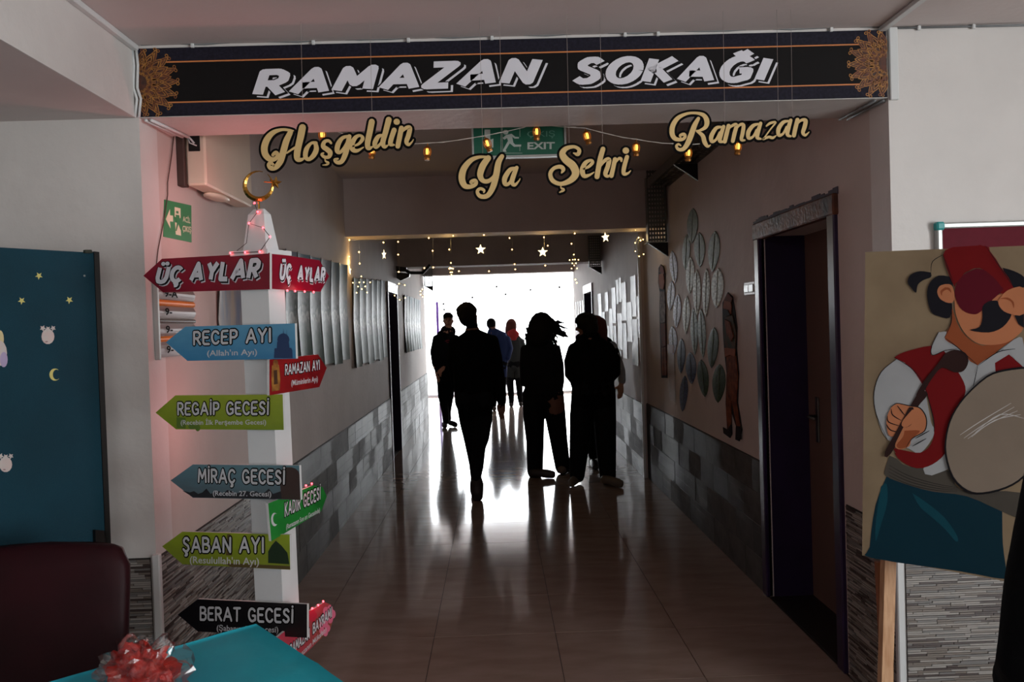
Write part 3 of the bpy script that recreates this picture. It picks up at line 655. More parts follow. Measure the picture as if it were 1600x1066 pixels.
def small_tray(label, xa, xb, y, z0, z1, ylen):
    t = thing('cable_tray', ((xa+xb)/2, y, z0), label, 'cable tray')
    mb = MB(); perforated(mb, (xa, y, z0), (xb-xa, 0, 0), (0, 0, z1-z0), 5, 12, .002); mb.build('tray_drop', metal, t)
    MB().box(xa-.003, xa, y-.01, y+.06, z0, z1).box(xb, xb+.003, y-.01, y+.06, z0, z1).build('side_rail', metal, t)
    MB().box(xa, xb, y, y+ylen, z0-.004, z0-.001).box(xa-.003, xa, y, y+ylen, z0-.004, z0+.05).build('tray_run', dark_metal, t)
    MB().slab([(xb+.01, y-.02, z0-.005), (xa, y-.02, z0-.005), (xb+.01, y-.02, z0-.1)], (0, .02, 0)).build('bracket', dark_metal, t)
q0, q1 = P(921, 417, y=11.05), P(937, 368, y=11.05)
small_tray('grey perforated cable tray dropping at the right end of the third beam', q0.x, q1.x, 11.05, q0.z, q1.z, .12)
q0, q1 = P(663, 447, y=14.9), P(675, 418, y=14.9)
small_tray('small grey cable tray dropping at the left end of the farthest beam', q0.x, q1.x, 14.9, q0.z, q1.z, .3)
jb = thing('junction_box', P(638, 425, y=11.0), 'grey metal junction bracket with cables at the left end of third beam', 'bracket')
j = lambda x, y, yy: P(590+x/8.88, 360+y/8.88, y=yy)
MB().slab([j(230, 490, 11.0), j(400, 515, 11.0), j(400, 570, 11.0), j(262, 570, 11.0)], (0, .1, 0)).slab([j(265, 580, 11.0), j(445, 600, 11.0), j(440, 645, 11.0), j(320, 700, 11.0), j(265, 665, 11.0)], (0, .08, 0)).build('bracket_plate', dark_metal, jb)
MB().tube([j(400, 560, 11.02), j(450, 590, 11.1), j(630, 590, 11.1), j(730, 480, 11.1)], .022, 6).build('conduit_arm', dark_metal, jb)
# ------------------------------------------------------------------ wall things, left side of the corridor
cream = mat('casing_cream', (222, 208, 188), .45)
wb = thing('wall_casing', (XL, 3.6, 2.12), 'cream plastic casing with open cable ports high on the left wall beside the beam', 'wall unit')
wx = XL+.11
MB().bbox(XL+.03, wx, 3.47, 4.12, 2.135, 2.5, .008).build('body', cream, wb)
MB().bbox(XL, XL+.03, 3.45, 3.5, 2.13, 2.5, .003).build('back_plate', mat('brown_plate', (70, 52, 46), .6), wb)
MB().bbox(XL+.045, XL+.09, 3.464, 3.47, 2.27, 2.345, .002).bbox(XL+.05, XL+.075, 3.464, 3.47, 2.4, 2.42, .002).build('cable_port', black, wb)
MB().tube([(XL+.04, 3.46, 2.4), (XL+.05, 3.44, 2.33), (XL+.07, 3.46, 2.3)], .004, 5).tube([(XL+.035, 3.46, 2.35), (XL+.055, 3.45, 2.3), (XL+.08, 3.46, 2.29)], .003, 5).build('cable_end', pvc, wb)
lm = MB(); lathe(lm, [(.03, 0), (.075, -.004), (.078, -.012), (.04, -.02)], Matrix.Translation((XL+.06, 3.75, 2.136)) @ Matrix.Diagonal((.55, 1.6, 1, 1)), 14); lm.build('lower_grille', cream, wb, True)
PLW = Plane((XL, 0, 0), (1, 0, 0)); PRW = Plane((XR, 0, 0), (-1, 0, 0)); nL, nR = V((1, 0, 0)), V((-1, 0, 0))
es = thing('emergency_sign', (XL, 3.44, 1.91), 'small green wall sign reading ACİL ÇIKIŞ with an arrow on the pink wall', 'sign')
q = [PLW.hit(x, y, .003) for x, y in ((257.5, 312), (299, 321), (299.5, 379), (256, 370))]
gs = mat('sign_green_light', (50, 136, 78), .4)
MB().slab(q, nL*-.0025).build('sign_plate', gs, es)
pic = MB(); em = lambda x, y: PLW.hit(220+x/3.331, 280+y/3.331, .0035)
for pts in ([(130, 208), (152, 155), (152, 188), (168, 190), (168, 222), (152, 220), (155, 258)], [(176, 145), (207, 152), (207, 200), (203, 205), (176, 195)], [(178, 225), (207, 232), (210, 295), (182, 288)]):
    pic.add([em(*p) for p in pts], [tuple(range(len(pts)))])
pic.build('pictogram', mat('sign_cream', (226, 226, 196), .5), es)
fig = MB()
for pts in ([(183, 165), (195, 167), (196, 180), (184, 178)], [(180, 185), (200, 188), (204, 225), (212, 262), (206, 264), (195, 235), (186, 270), (180, 268), (188, 225)]): fig.add([em(*p)+nL*.0006 for p in pts], [tuple(range(len(pts)))])
fig.build('pictogram', gs, es)
font_text(es, 'lettering', 'ACİL', em(219, 220), em(258, 230), em(219, 192), nL, 0, mat('sign_cream', (226, 226, 196), .5), bold=.02)
font_text(es, 'lettering', 'ÇIKIŞ', em(217, 270), em(262, 278), em(217, 240), nL, 0, mat('sign_cream', (226, 226, 196), .5), bold=.02)
# class plate: stack of slats
cp = thing('class_plate', (XL, 3.36, 1.45), 'metal class sign of stacked grey, orange and chrome slats reading 9-A behind the arrow signs', 'sign')
za, zb_, ya, yb_ = 1.45, 1.76, 3.17, 3.56
MB().bbox(XL, XL+.02, ya-.012, ya, za-.006, zb_+.006, .002).build('side_rail', alu, cp)
slat_m = [mat('slat_grey', (150, 146, 144), .35, metal=.4), mat('slat_orange', (220, 128, 30), .4), mat('slat_chrome', (190, 188, 186), .15, metal=.9)]
rows = [(1.76, 1.715, 1), (1.713, 1.67, 0), (1.668, 1.645, 1), (1.643, 1.60, 0), (1.598, 1.578, 2), (1.576, 1.533, 0), (1.531, 1.51, 1), (1.508, 1.452, 0)]
for (zt, zl, k) in rows:
    mb = MB(); prof = [(XL+.004+.012*math.sin(PI*(i+.5)/6), zl+(zt-zl)*i/5) for i in range(6)]
    mb.rings([[(x, ya, z) for x, z in prof]+[(XL+.001, ya, zt), (XL+.001, ya, zl)], [(x, yb_, z) for x, z in prof]+[(XL+.001, yb_, zt), (XL+.001, yb_, zl)]])
    mb.build('slat', slat_m[k], cp)
for (t_, z) in (('9-A', 1.68), ('9-', 1.611), ('9-', 1.544), ('9-', 1.468)):
    font_text(cp, 'lettering', t_, (XL+.0185, ya+.055, z), (XL+.0185, ya+(.19 if t_ == '9-A' else .125), z), (XL+.0185, ya+.055, z+.027), nL, 0, ink, bold=.03)
# posters: glossy hanging sheets, slightly curled
def poster_mat(i):
    n = f'poster_print_{i}'
    m = mat(n, (170, 172, 170), .5, spec=.24, vs=1); nt = m.node_tree; b = nt.nodes['Principled BSDF']
    tc = nt.nodes.new('ShaderNodeTexCoord'); sp = nt.nodes.new('ShaderNodeSeparateXYZ'); nt.links.new(tc.outputs['Generated'], sp.inputs[0])
    rp = nt.nodes.new('ShaderNodeValToRGB'); e = rp.color_ramp.elements; rnd = random.Random(i)
    sky = srgb((124+rnd.randint(-20, 20), 134, 146))+(1,)
    e[0].position = 0; e[0].color = srgb((104, 120, 112))+(1,); e[1].position = .3; e[1].color = srgb((60, 84, 74))+(1,)
    for p_, c_ in ((.42, (138, 140, 132)), (.47, (208, 206, 196)), (.53, (80, 92, 86)), (.66, (170, 176, 180))): x = e.new(p_); x.color = srgb([v*.8 for v in c_])+(1,)
    x = e.new(.9); x.color = sky
    n1 = nt.nodes.new('ShaderNodeTexNoise'); n1.inputs['Scale'].default_value = 14; mp = nt.nodes.new('ShaderNodeMapping'); mp.inputs['Location'].default_value = (i*3, 0, 0); nt.links.new(tc.outputs['Object'], mp.inputs[0]); nt.links.new(mp.outputs[0], n1.inputs[0])
    ad = nt.nodes.new('ShaderNodeMath'); ad.operation = 'MULTIPLY_ADD'; ad.inputs[1].default_value = .35; nt.links.new(n1.outputs[0], ad.inputs[0]); 
    sb = nt.nodes.new('ShaderNodeMath'); sb.operation = 'SUBTRACT'; sb.inputs[1].default_value = .17; nt.links.new(sp.outputs[2], sb.inputs[0]); nt.links.new(sb.outputs[0], ad.inputs[2])
    nt.links.new(ad.outputs[0], rp.inputs[0]); nt.links.new(rp.outputs[0], b.inputs['Base Color']); return m
PM = [poster_mat(i) for i in range(3)]
def sheet(name, xw, s, y0, y1, z0, z1, m, label, cat, group, curl=.026):
    mb = MB(); nu, nv = 6, 8; L = []
    ph = random.uniform(0, 6)
    for j in range(nv+1):
        for i in range(nu+1):
            u, v = i/nu, j/nv; d = .003+curl*(abs(u-.5)*2)**2*(.4+.6*abs(v-.5)*2)+.003*math.sin(v*9+ph)*u
            L.append((xw+s*d, y0+(y1-y0)*u, z0+(z1-z0)*v))
    N = len(L); L += [(x-s*.0012, y, z) for x, y, z in L]; fs = []
    for j in range(nv):
        for i in range(nu):
            a = j*(nu+1)+i; fs.append((a, a+1, a+nu+2, a+nu+1)); fs.append((N+a, N+a+nu+1, N+a+nu+2, N+a+1))
    mb.add(L, fs); o = mb.build(name, m, None, True); return tag(o, label, cat, group)
def yz(px, py): p = P(px, py, x=XL); return p.y, p.z
ys = [P(x, 480, x=XL).y for x in (442, 461, 480.5, 498, 514, 527, 540)]
for i in range(6):
    sheet('poster', XL, 1, ys[i]+.012, ys[i+1]-.012, 1.27+.02*(i % 2), 2.03+.01*i, PM[i % 3], f'tall glossy building poster, {ORD[i]} from the signpost in the nearer row on the left wall', 'poster', 'glossy posters on the left wall')
ys = [P(x, 480, x=XL).y for x in (549, 559, 569, 578, 586, 593, 599.5)]
for i in range(6):
    sheet('poster', XL, 1, ys[i]+.012, ys[i+1]-.012, 1.2+.02*(i % 2), 2.0+.015*i, PM[(i+1) % 3], f'tall glossy poster, {ORD[i]} of the middle row past the yellow-lit corner on the left wall', 'poster', 'glossy posters on the left wall')
ys = [11.7+.36*i for i in range(8)]
for i in range(7):
    sheet('poster', XL, 1, ys[i]+.012, ys[i+1]-.012, 1.2, 2.0, PM[i % 3], f'glossy poster brightened by the daylight, {ORD[i]} in the farthest row past the left purple door', 'poster', 'glossy posters on the left wall')
sheet('poster', XL, 1, P(336, 480, x=XL).y, P(372, 480, x=XL).y, 1.42, 1.78, mat('poster_blue_streaks', (98, 108, 128), .6, c2=(150, 136, 124), vs=5, stretch=(1, 4, .6)), 'blurred blue and beige poster on the pink wall behind the signpost', 'poster', None)
for i, (a_, b_) in enumerate(((15.45, 15.8),)): pass

# ------------------------------------------------------------------ right wall: paper sheets
paper = mat('paper_white', (226, 226, 228), .5, c2=(190, 194, 202), vs=10)
PP = [(755, 778, 575, 840), (805, 828, 565, 710), (785, 805, 715, 900), (812, 838, 820, 980), (838, 862, 690, 950), (857, 886, 530, 800), (888, 905, 470, 655), (908, 928, 455, 640), (931, 965, 490, 780), (870, 892, 820, 1060), (902, 935, 725, 1000), (940, 970, 800, 1066), (972, 1010, 640, 940), (1000, 1040, 440, 750), (1012, 1055, 770, 1120), (1047, 1068, 595, 910), (905, 930, 1010, 1130), (760, 780, 850, 1000)]
NM = ['far upper one nearest the right purple door', 'small upper one, second from the purple door', 'short low one beside the far upper sheet', 'low one, third from the purple door', 'long one left of the crowded top pair', 'tall upper one just before the crowded top pair', 'farther of the close pair at the top', 'nearer of the close pair at the top', 'long one right of the close top pair', 'lowest long one under the close top pair', 'long one hanging below the close top pair', 'low one beneath the long middle sheets', 'mid height one beside the highest sheet', 'highest and biggest sheet near the corner trim', 'lowest big sheet near the corner trim', 'narrow one touching the corner trim', 'scrap at the very bottom middle', 'low scrap nearest the purple door']
for (a_, b_, c_, d_), nm in zip(PP, NM):
    cx_, cy_ = 780+(a_+b_)/2/4.846, 340+(c_+d_)/2/4.846
    y0, y1 = P(780+b_/4.846, cy_, x=XR2).y, P(780+a_/4.846, cy_, x=XR2).y; z0, z1 = P(cx_, 340+d_/4.846, x=XR2).z, P(cx_, 340+c_/4.846, x=XR2).z
    sheet('paper_sheet', XR2, -1, max(y0, 8.35), max(y1, 8.5), z0, z1, paper, 'white paper on the right wall, '+nm, 'paper sheet', 'papers on the right wall', .006)
for i in range(4):
    sheet('paper_sheet', XR2, -1, 13.6+.38*i, 13.78+.38*i, 1.5-.12*(i % 2), 1.9, paper, f'white paper past the right purple door, {ORD[i]} from the door', 'paper sheet', 'papers on the right wall', .004)
no = sheet('notice_sheet', XR, -1, 6.95, 7.2, .86, 1.32, mat('notice_print', (150, 132, 122), .6), 'narrow notice sheet with red top low on the wall behind the left cut-out figure', 'notice', None, .002)
MB().box(XR-.008, XR-.005, 6.95, 7.2, 1.26, 1.33).build('red_heading', mat('notice_red', (120, 50, 40), .6), no)
sw = thing('light_switch', (XR, 4.83, 1.62), 'white double light switch on the wall beside the near purple door', 'switch')
sa, sb_ = P(1166, 462, x=XR), P(1182, 439, x=XR)
MB().bbox(XR-.012, XR, sb_.y, sa.y, sa.z, sb_.z, .003).build('switch_plate', pvc, sw)
ym = (sa.y+sb_.y)/2
for (u, v) in ((sb_.y+.015, ym-.004), (ym+.004, sa.y-.015)): MB().bbox(XR-.018, XR-.011, u, v, sa.z+.015, sb_.z-.015, .003).build('rocker', alu, sw)

# ------------------------------------------------------------------ leaf garland on the right wall
LV = [(193, 103, 28, 87, 5, 0, 'topmost dark olive leaf of the wall tree'), (163, 232, 20, 88, 5, 0, 'slim green leaf low left of the topmost leaf'), (228, 220, 28, 86, -2, 0, 'green leaf right below the topmost leaf'), (298, 228, 30, 100, 8, 0, 'big green leaf at the upper right of the wall tree'),
 (101, 305, 20, 80, -10, 1, 'uppermost lavender leaf at the far side of the tree'), (182, 345, 22, 90, 3, 3, 'pale green leaf under the slim green leaf'), (88, 445, 20, 72, 8, 1, 'lavender leaf nearest the far cut-out figure'), (215, 430, 20, 112, 0, 3, 'long ribbed silvery leaf in the middle of the tree'),
 (260, 430, 19, 118, 3, 3, 'longest silvery leaf, right of the ribbed middle one'), (315, 408, 32, 98, 5, 3, 'widest pale leaf at the near edge of the tree'), (118, 520, 20, 82, 5, 1, 'lavender leaf left of the white leaf'), (163, 540, 19, 92, 3, 3, 'whitest leaf, left of the striped leaves'),
 (202, 620, 19, 115, -3, 2, 'teal striped leaf under the white leaf'), (240, 630, 20, 120, -5, 2, 'teal plain leaf beside the striped one'), (98, 665, 21, 70, -5, 1, 'lowest lavender leaf at the far side'), (293, 700, 28, 100, 8, 4, 'dark green leaf by the near figure shoulder'),
 (138, 740, 21, 85, 3, 5, 'dark blue leaf under the lavender ones'), (186, 800, 27, 78, -5, 5, 'broad dark blue leaf in the lower middle'), (245, 850, 29, 92, -12, 4, 'dark green leaf tilted at the bottom middle'), (322, 875, 34, 95, 5, 4, 'broad dark green leaf at the bottom near edge'), (150, 925, 21, 88, 8, 5, 'lowest blue leaf of the wall tree')]
lc = [(70, 84, 60), (138, 142, 166), (104, 122, 118), (160, 170, 162), (44, 62, 42), (60, 70, 96)]
lm_ = [mat(f'leaf_paint_{i}', tuple(min(255, int(v*1.35)) for v in c), .6, spec=.3, c2=tuple(int(v*.78) for v in c), vs=18, stretch=(1, 1, 3), bump=.3, bs=30) for i, c in enumerate(lc)]
for (cx_, cy_, rx, ry, rot, ci, lab) in LV:
    N = 14; a = math.radians(rot); pts = []; ribs = []
    for k in range(N+1):
        t = k/N; w = rx*math.sin(PI*t)**.62*(1.05-.25*t); pts.append((-1+2*t, w))
    def TL(u, v, off): x = u*math.cos(a)-v*math.sin(a)*-1; y = v; return PRW.hit(1020+(cx_+u*math.cos(a)+v*math.sin(a)*-1*.5)/3.133, 320+(cy_+v)/3.133, off)
    rows_ = []
    for (v, w) in pts: rows_.append([TL(-w, v*ry, .0045), TL(-w*.5, v*ry, .0065), TL(0, v*ry, .0055), TL(w*.5, v*ry, .0065), TL(w, v*ry, .0045)])
    mb = MB(); vs = [p for r_ in rows_ for p in r_]; n_ = len(vs); vs2 = [V(p)+V((.003, 0, 0)) for p in vs]
    fs = []
    for k in range(N):
        for i in range(4): b0 = k*5+i; fs += [(b0, b0+5, b0+6, b0+1), (n_+b0, n_+b0+1, n_+b0+6, n_+b0+5)]
        fs += [(k*5, n_+k*5, n_+k*5+5, k*5+5), (k*5+4, k*5+9, n_+k*5+9, n_+k*5+4)]
    mb.add(vs+vs2, fs); o = mb.build('wall_leaf', lm_[ci], None, False); tag(o, lab, 'leaf decoration', 'leaves of the wall tree')
    if rx > 0:
        MB().tube([rows_[k][2]+V((-.0015, 0, 0)) for k in range(1, N)], .0016, 4).build('midrib', mat('leaf_rib', (120, 128, 112), .4), o)
# ------------------------------------------------------------------ cut-out figures on the right wall (generic)
def figure(name, label, pieces, base):
    t = thing(name, base, label, 'wall decoration')
    for nm, m, pts, off in pieces:
        q = [PRW.hit(x, y, off) for x, y in pts]
        MB().slab(q, (.005, 0, 0)).build(nm, m, t)
skin = mat('fig_skin', (150, 92, 70), .85, spec=.15, var=.2, vs=20); fred = mat('fig_red', (120, 50, 40), .85, spec=.15, c2=(86, 60, 44), vs=30); fgrn = mat('fig_green', (52, 62, 50), .85, spec=.15, c2=(90, 60, 44), vs=26)
fdk = mat('fig_dark', (34, 30, 32), .85, spec=.15); fpl = mat('fig_pale', (150, 140, 140), .85, spec=.15, c2=(90, 80, 90), vs=24); fbr = mat('fig_brown', (134, 74, 48), .85, spec=.15, c2=(84, 44, 32), vs=22)
Z7 = lambda L: [(980+x/2.37, 250+y/2.37) for x, y in L]
figure('cutout_figure', 'tall flat cut-out figure in patched red and green clothes beside the light switch', [
 ('outline_board', fdk, Z7([(372, 490), (388, 505), (398, 560), (406, 620), (404, 700), (412, 790), (408, 900), (418, 960), (424, 1000), (414, 1042), (400, 1036), (402, 985), (384, 930), (386, 1015), (380, 1030), (356, 1012), (354, 990), (370, 1000), (364, 900), (368, 790), (360, 720), (354, 640), (352, 530)]), .006),
 ('head', skin, Z7([(360, 512), (378, 505), (384, 540), (382, 572), (362, 570), (354, 545)]), .012),
 ('hat', fred, Z7([(358, 520), (372, 494), (388, 512), (384, 528)]), .016),
 ('beard', fdk, Z7([(356, 552), (372, 556), (380, 575), (364, 580)]), .016),
 ('torso', fgrn, Z7([(362, 576), (388, 576), (402, 640), (398, 720), (366, 712), (356, 640)]), .012),
 ('arm', fbr, Z7([(360, 590), (378, 600), (392, 655), (384, 672), (366, 640)]), .017),
 ('sash', skin, Z7([(360, 696), (398, 700), (396, 728), (378, 722), (362, 730)]), .017),
 ('skirt', fbr, Z7([(366, 725), (400, 725), (408, 800), (402, 895), (366, 890), (370, 790)]), .013),
 ('leg', fbr, Z7([(366, 885), (384, 888), (382, 990), (372, 1000), (366, 940)]), .012), ('leg', fbr, Z7([(386, 888), (402, 892), (416, 985), (408, 1000), (398, 950)]), .012),
 ('boot', fdk, Z7([(382, 980), (384, 1022), (356, 1010), (354, 992), (370, 1000)]), .015), ('boot', fdk, Z7([(406, 985), (420, 990), (420, 1035), (402, 1036), (404, 1010)]), .015)], (XR, 5.3, .78))
Z4 = lambda L: [(1020+x/3.133, 320+y/3.133) for x, y in L]
figure('cutout_figure', 'narrow flat cut-out figure with pale face on the far side of the wall tree', [
 ('outline_board', fdk, Z4([(38, 292), (50, 300), (60, 340), (58, 420), (62, 480), (64, 600), (66, 700), (66, 800), (70, 848), (42, 848), (38, 740), (34, 600), (32, 500), (34, 430), (26, 380), (28, 310)]), .006),
 ('head', skin, Z4([(30, 340), (50, 335), (56, 380), (50, 415), (34, 410), (28, 380)]), .012), ('hat', fred, Z4([(30, 330), (38, 296), (50, 305), (56, 340)]), .014),
 ('torso', fpl, Z4([(36, 425), (56, 425), (60, 500), (58, 575), (38, 580), (34, 500)]), .012),
 ('skirt', fred, Z4([(38, 582), (60, 580), (62, 690), (42, 700)]), .013), ('leg', fbr, Z4([(42, 700), (52, 700), (54, 835), (44, 835)]), .012), ('leg', fbr, Z4([(54, 698), (62, 695), (66, 835), (57, 835)]), .012)], (XR, 7.4, 1.03))

# ------------------------------------------------------------------ red notice board on the white wall
rb = thing('notice_board', (2.1, YP, 1.2), 'dark red felt notice board in aluminium frame on the white wall behind the drummer painting', 'notice board')
tlc = P(1463, 349, y=YP-.02)
rx0, rz1 = tlc.x, tlc.z
MB().box(rx0+.01, rx0+1.2, YP-.018, YP-.002, rz1-.8, rz1-.01).build('felt_panel', mat('felt_maroon', (92, 18, 34), .95, var=.1, vs=30), rb)
MB().bbox(rx0, rx0+1.21, YP-.028, YP-.002, rz1-.02, rz1, .004).bbox(rx0, rx0+.02, YP-.028, YP-.002, rz1-.8, rz1-.02, .004).build('board_frame', alu, rb)
MB().bbox(rx0-.004, rx0+.026, YP-.034, YP-.002, rz1-.026, rz1+.004, .006).build('corner_cap', mat('cap_teal', (40, 150, 150), .4), rb)

# ------------------------------------------------------------------ painted drummer board on an easel
TLc, BLc, TRc = P(1352, 394, y=2.50), P(1347, 868, y=2.44), P(1600, 384, y=2.33)
Rr = (TRc-TLc).normalized(); Dn = (BLc-TLc); nB = Dn.cross(Rr).normalized()
if nB.y > 0: nB = -nB
PB = Plane(TLc, nB); wB = .66
pb = thing('painted_board', BLc, 'tan board painted with a moustached drummer in red fez, standing on a wooden easel', 'painting')
tan = mat('board_tan', (122, 106, 84), .8, vs=5, c2=(108, 92, 72), spec=.2)
brd = [TLc, TLc+Rr*wB, BLc+Rr*wB-Rr*0, BLc]
brd[2] = PB.hit(1568, 908) + (PB.hit(1568, 908)-BLc)*((wB-(PB.hit(1568, 908)-BLc).length)/(PB.hit(1568, 908)-BLc).length)
MB().slab(brd, -nB*.012).build('board', tan, pb)
pc = {k: mat('paint_'+k, c, .75, var=.1, vs=6, spec=.12) for k, c in dict(red=(98, 8, 12), maroon=(78, 8, 24), fleshy=(164, 104, 72), flesh2=(128, 66, 38), white=(146, 148, 150), line=(16, 14, 18), dark=(18, 17, 24), brown=(40, 22, 20), grey=(66, 62, 56), teal=(3, 38, 50), teal2=(8, 58, 70), drum=(118, 106, 94), shine=(176, 174, 172), band=(38, 34, 32)).items()}
pmb = MB()
lay = [0]
def paint(key, pts, zoom, closed=True, w=0):
    lay[0] += 1; off = .0006+.00012*lay[0]
    if zoom == 2: T = lambda x, y: PB.hit(1340+x/4.1, 360+y/4.1, off)
    elif zoom == 3: T = lambda x, y: PB.hit(1340+x/4.1, 600+y/4.1, off)
    else: T = lambda x, y: PB.hit(x, y, off)
    mb = pmb; mk = list(pc).index(key)
    if w:
        q = cr([(x, y, w) for x, y in pts], 4); s_ = [(x, y) for x, y, _ in q]; vs = []
        for i, (x, y) in enumerate(s_):
            x0, y0 = s_[max(i-1, 0)]; x1, y1 = s_[min(i+1, len(s_)-1)]; l = math.hypot(x1-x0, y1-y0) or 1; h = w/2*(.4+.6*math.sin(PI*i/(len(s_)-1)))
            vs += [T(x-(y1-y0)/l*h, y+(x1-x0)/l*h), T(x+(y1-y0)/l*h, y-(x1-x0)/l*h)]
        mb.add(vs, [(2*i, 2*i+1, 2*i+3, 2*i+2) for i in range(len(s_)-1)], mk)
    else:
        if len(pts) > 5: pts = [(x, y) for x, y, _ in cr([(x, y, 0) for x, y in pts+[pts[0]]], 3)][:-1]
        mb.add([T(x, y) for x, y in pts], [tuple(range(len(pts)))], mk)
# trousers, sash, shirt, waistcoat
paint('teal', [(1386, 743), (1440, 752), (1520, 770), (1566, 782), (1566, 800), (1567, 850), (1572, 890), (1570, 905), (1500, 893), (1362, 872), (1359, 855), (1368, 790)], 1)
paint('teal2', [(150, 660), (185, 640), (190, 760), (150, 900), (115, 1010), (120, 860)], 3); paint('teal2', [(350, 700), (440, 760), (560, 860), (640, 980), (630, 1010), (560, 930), (470, 850), (400, 790)], 3)
paint('grey', [(205, 460), (250, 480), (330, 530), (600, 560), (660, 680), (1066, 700), (1066, 860), (930, 820), (700, 720), (480, 690), (300, 640), (180, 590), (178, 540)], 3)
for k in range(4): paint('band', [(200, 520+k*22), (330, 590+k*18), (500, 640+k*14), (640, 665+k*8)], 3, w=5)
paint('white', [(250, 825), (330, 860), (420, 970), (440, 1066), (470, 1230), (490, 1270), (480, 1330), (400, 1430), (330, 1400), (190, 1340), (120, 1180), (105, 1040), (150, 910)], 2)
paint('white', [(520, 650), (640, 720), (770, 860), (1000, 700), (1066, 740), (1066, 1200), (560, 1540), (420, 1530), (560, 1300), (600, 1000), (470, 790)], 2)
paint('red', [(235, 815), (300, 780), (470, 740), (480, 790), (550, 770), (640, 900), (690, 1000), (680, 1080), (640, 1200), (560, 1400), (480, 1480), (380, 1500), (290, 1470), (230, 1400), (300, 1410), (400, 1425), (470, 1370), (490, 1250), (440, 1040), (340, 880)], 2)
paint('red', [(880, 850), (970, 795), (1066, 880), (1066, 1000), (890, 1000)], 2)
paint('red', [(235, 1425), (300, 1440), (420, 1440), (500, 1380), (570, 1350), (560, 1430), (480, 1500), (380, 1525), (280, 1480)], 2)
# neck, face
paint('flesh2', [(600, 470), (600, 590), (555, 690), (640, 750), (770, 865), (910, 760), (1000, 690), (800, 740), (660, 640)], 2)
paint('fleshy', [(620, 430), (630, 540), (680, 650), (760, 720), (850, 735), (950, 720), (1030, 670), (1066, 600), (1066, 370), (980, 370), (880, 420), (700, 380)], 2)
paint('white', [(520, 655), (570, 650), (560, 700), (640, 755), (560, 770), (475, 800), (480, 740)], 2); paint('white', [(1000, 700), (1066, 740), (1066, 860), (1010, 830), (960, 780), (860, 840), (760, 920), (775, 860), (900, 780)], 2)
# hair, ear, fez
paint('dark', [(600, 300), (520, 290), (460, 340), (445, 420), (470, 520), (520, 550), (590, 560), (605, 470), (560, 460), (520, 400), (560, 350), (610, 360)], 2)
paint('dark', [(470, 270), (400, 262), (340, 285), (320, 330), (345, 370), (375, 400), (385, 350), (420, 320), (470, 300)], 2); paint('dark', [(930, 240), (1000, 260), (1066, 300), (1066, 365), (1000, 370), (960, 330)], 2)
paint('fleshy', [(560, 345), (600, 350), (620, 400), (615, 455), (580, 465), (530, 440), (510, 395), (525, 358)], 2); paint('flesh2', [(560, 365), (590, 370), (600, 400), (575, 380), (545, 395), (540, 420), (530, 390)], 2)
paint('red', [(610, 108), (820, 100), (860, 160), (1000, 365), (900, 400), (800, 240), (640, 300), (620, 360), (548, 160)], 2)
paint('maroon', [(760, 245), (870, 270), (940, 360), (870, 440), (790, 520), (740, 538), (670, 510), (630, 440), (625, 370), (670, 290)], 2)
paint('red', [(560, 155), (700, 120), (830, 110), (985, 365), (940, 380), (870, 300), (780, 240), (700, 260), (640, 330), (612, 330)], 2)
# nose, moustache
paint('dark', [(890, 450), (960, 500), (985, 545), (930, 620), (840, 655), (720, 640), (780, 620), (800, 560), (800, 490), (840, 455)], 2); paint('dark', [(1005, 545), (1066, 535), (1066, 625), (1030, 600)], 2)
paint('fleshy', [(900, 450), (960, 385), (1066, 370), (1066, 535), (960, 530), (910, 490)], 2); paint('flesh2', [(905, 440), (960, 430), (1000, 460), (1000, 500), (985, 460), (950, 442)], 2)
# stick and hand
paint('brown', [(560, 790), (620, 765), (690, 785), (710, 840), (680, 900), (620, 910), (540, 880), (470, 960), (440, 1010), (400, 1066), (375, 1055), (430, 960), (510, 860)], 2)
paint('brown', [(400, 1020), (450, 1050), (365, 1160), (215, 1430), (175, 1420), (300, 1200), (340, 1120)], 2)
paint('fleshy', [(215, 150), (260, 125), (330, 140), (400, 155), (440, 220), (430, 300), (350, 350), (330, 400), (270, 420), (240, 400), (250, 345), (200, 330), (185, 260), (190, 205)], 3)
paint('flesh2', [(300, 300), (400, 300), (350, 350), (320, 400), (270, 415), (250, 390), (290, 340)], 3)
for L in ([(215, 150), (250, 125), (330, 140), (400, 155), (440, 220), (430, 300), (350, 350), (310, 410)], [(215, 160), (225, 200), (280, 235)], [(190, 205), (200, 245), (270, 270)], [(185, 260), (210, 295), (260, 310)], [(255, 140), (300, 200)], [(330, 170), (290, 240), (300, 275), (340, 260), (375, 200)], [(350, 400), (440, 350)], [(370, 350), (460, 300)]): paint('line', L, 3, w=7)
paint('brown', [(330, 150), (360, 160), (300, 265), (215, 430), (175, 445), (250, 300)], 3)
paint('fleshy', [(350, 165), (385, 180), (375, 225), (320, 275), (285, 270), (290, 235)], 3)
# drum
dr = [(1600, 575), (1570, 579), (1542, 589), (1508, 620), (1488, 650), (1479, 680), (1478, 710), (1489, 746), (1511, 767), (1535, 771), (1572, 762), (1600, 744), (1625, 710), (1640, 660), (1630, 600)]
cdx, cdy = 1555, 672
paint('line', [(cdx+(x-cdx)*1.02, cdy+(y-cdy)*1.02) for x, y in dr], 1); paint('drum', [(cdx+(x-cdx)*.985, cdy+(y-cdy)*.985) for x, y in dr], 1)
for k in range(5): paint('shine', [(1500+k*6, 680+k*7-k*k*2), (1530+k*8, 660+k*5-k*k*2), (1580+k*5, 630+k*6)], 1, w=1.3)
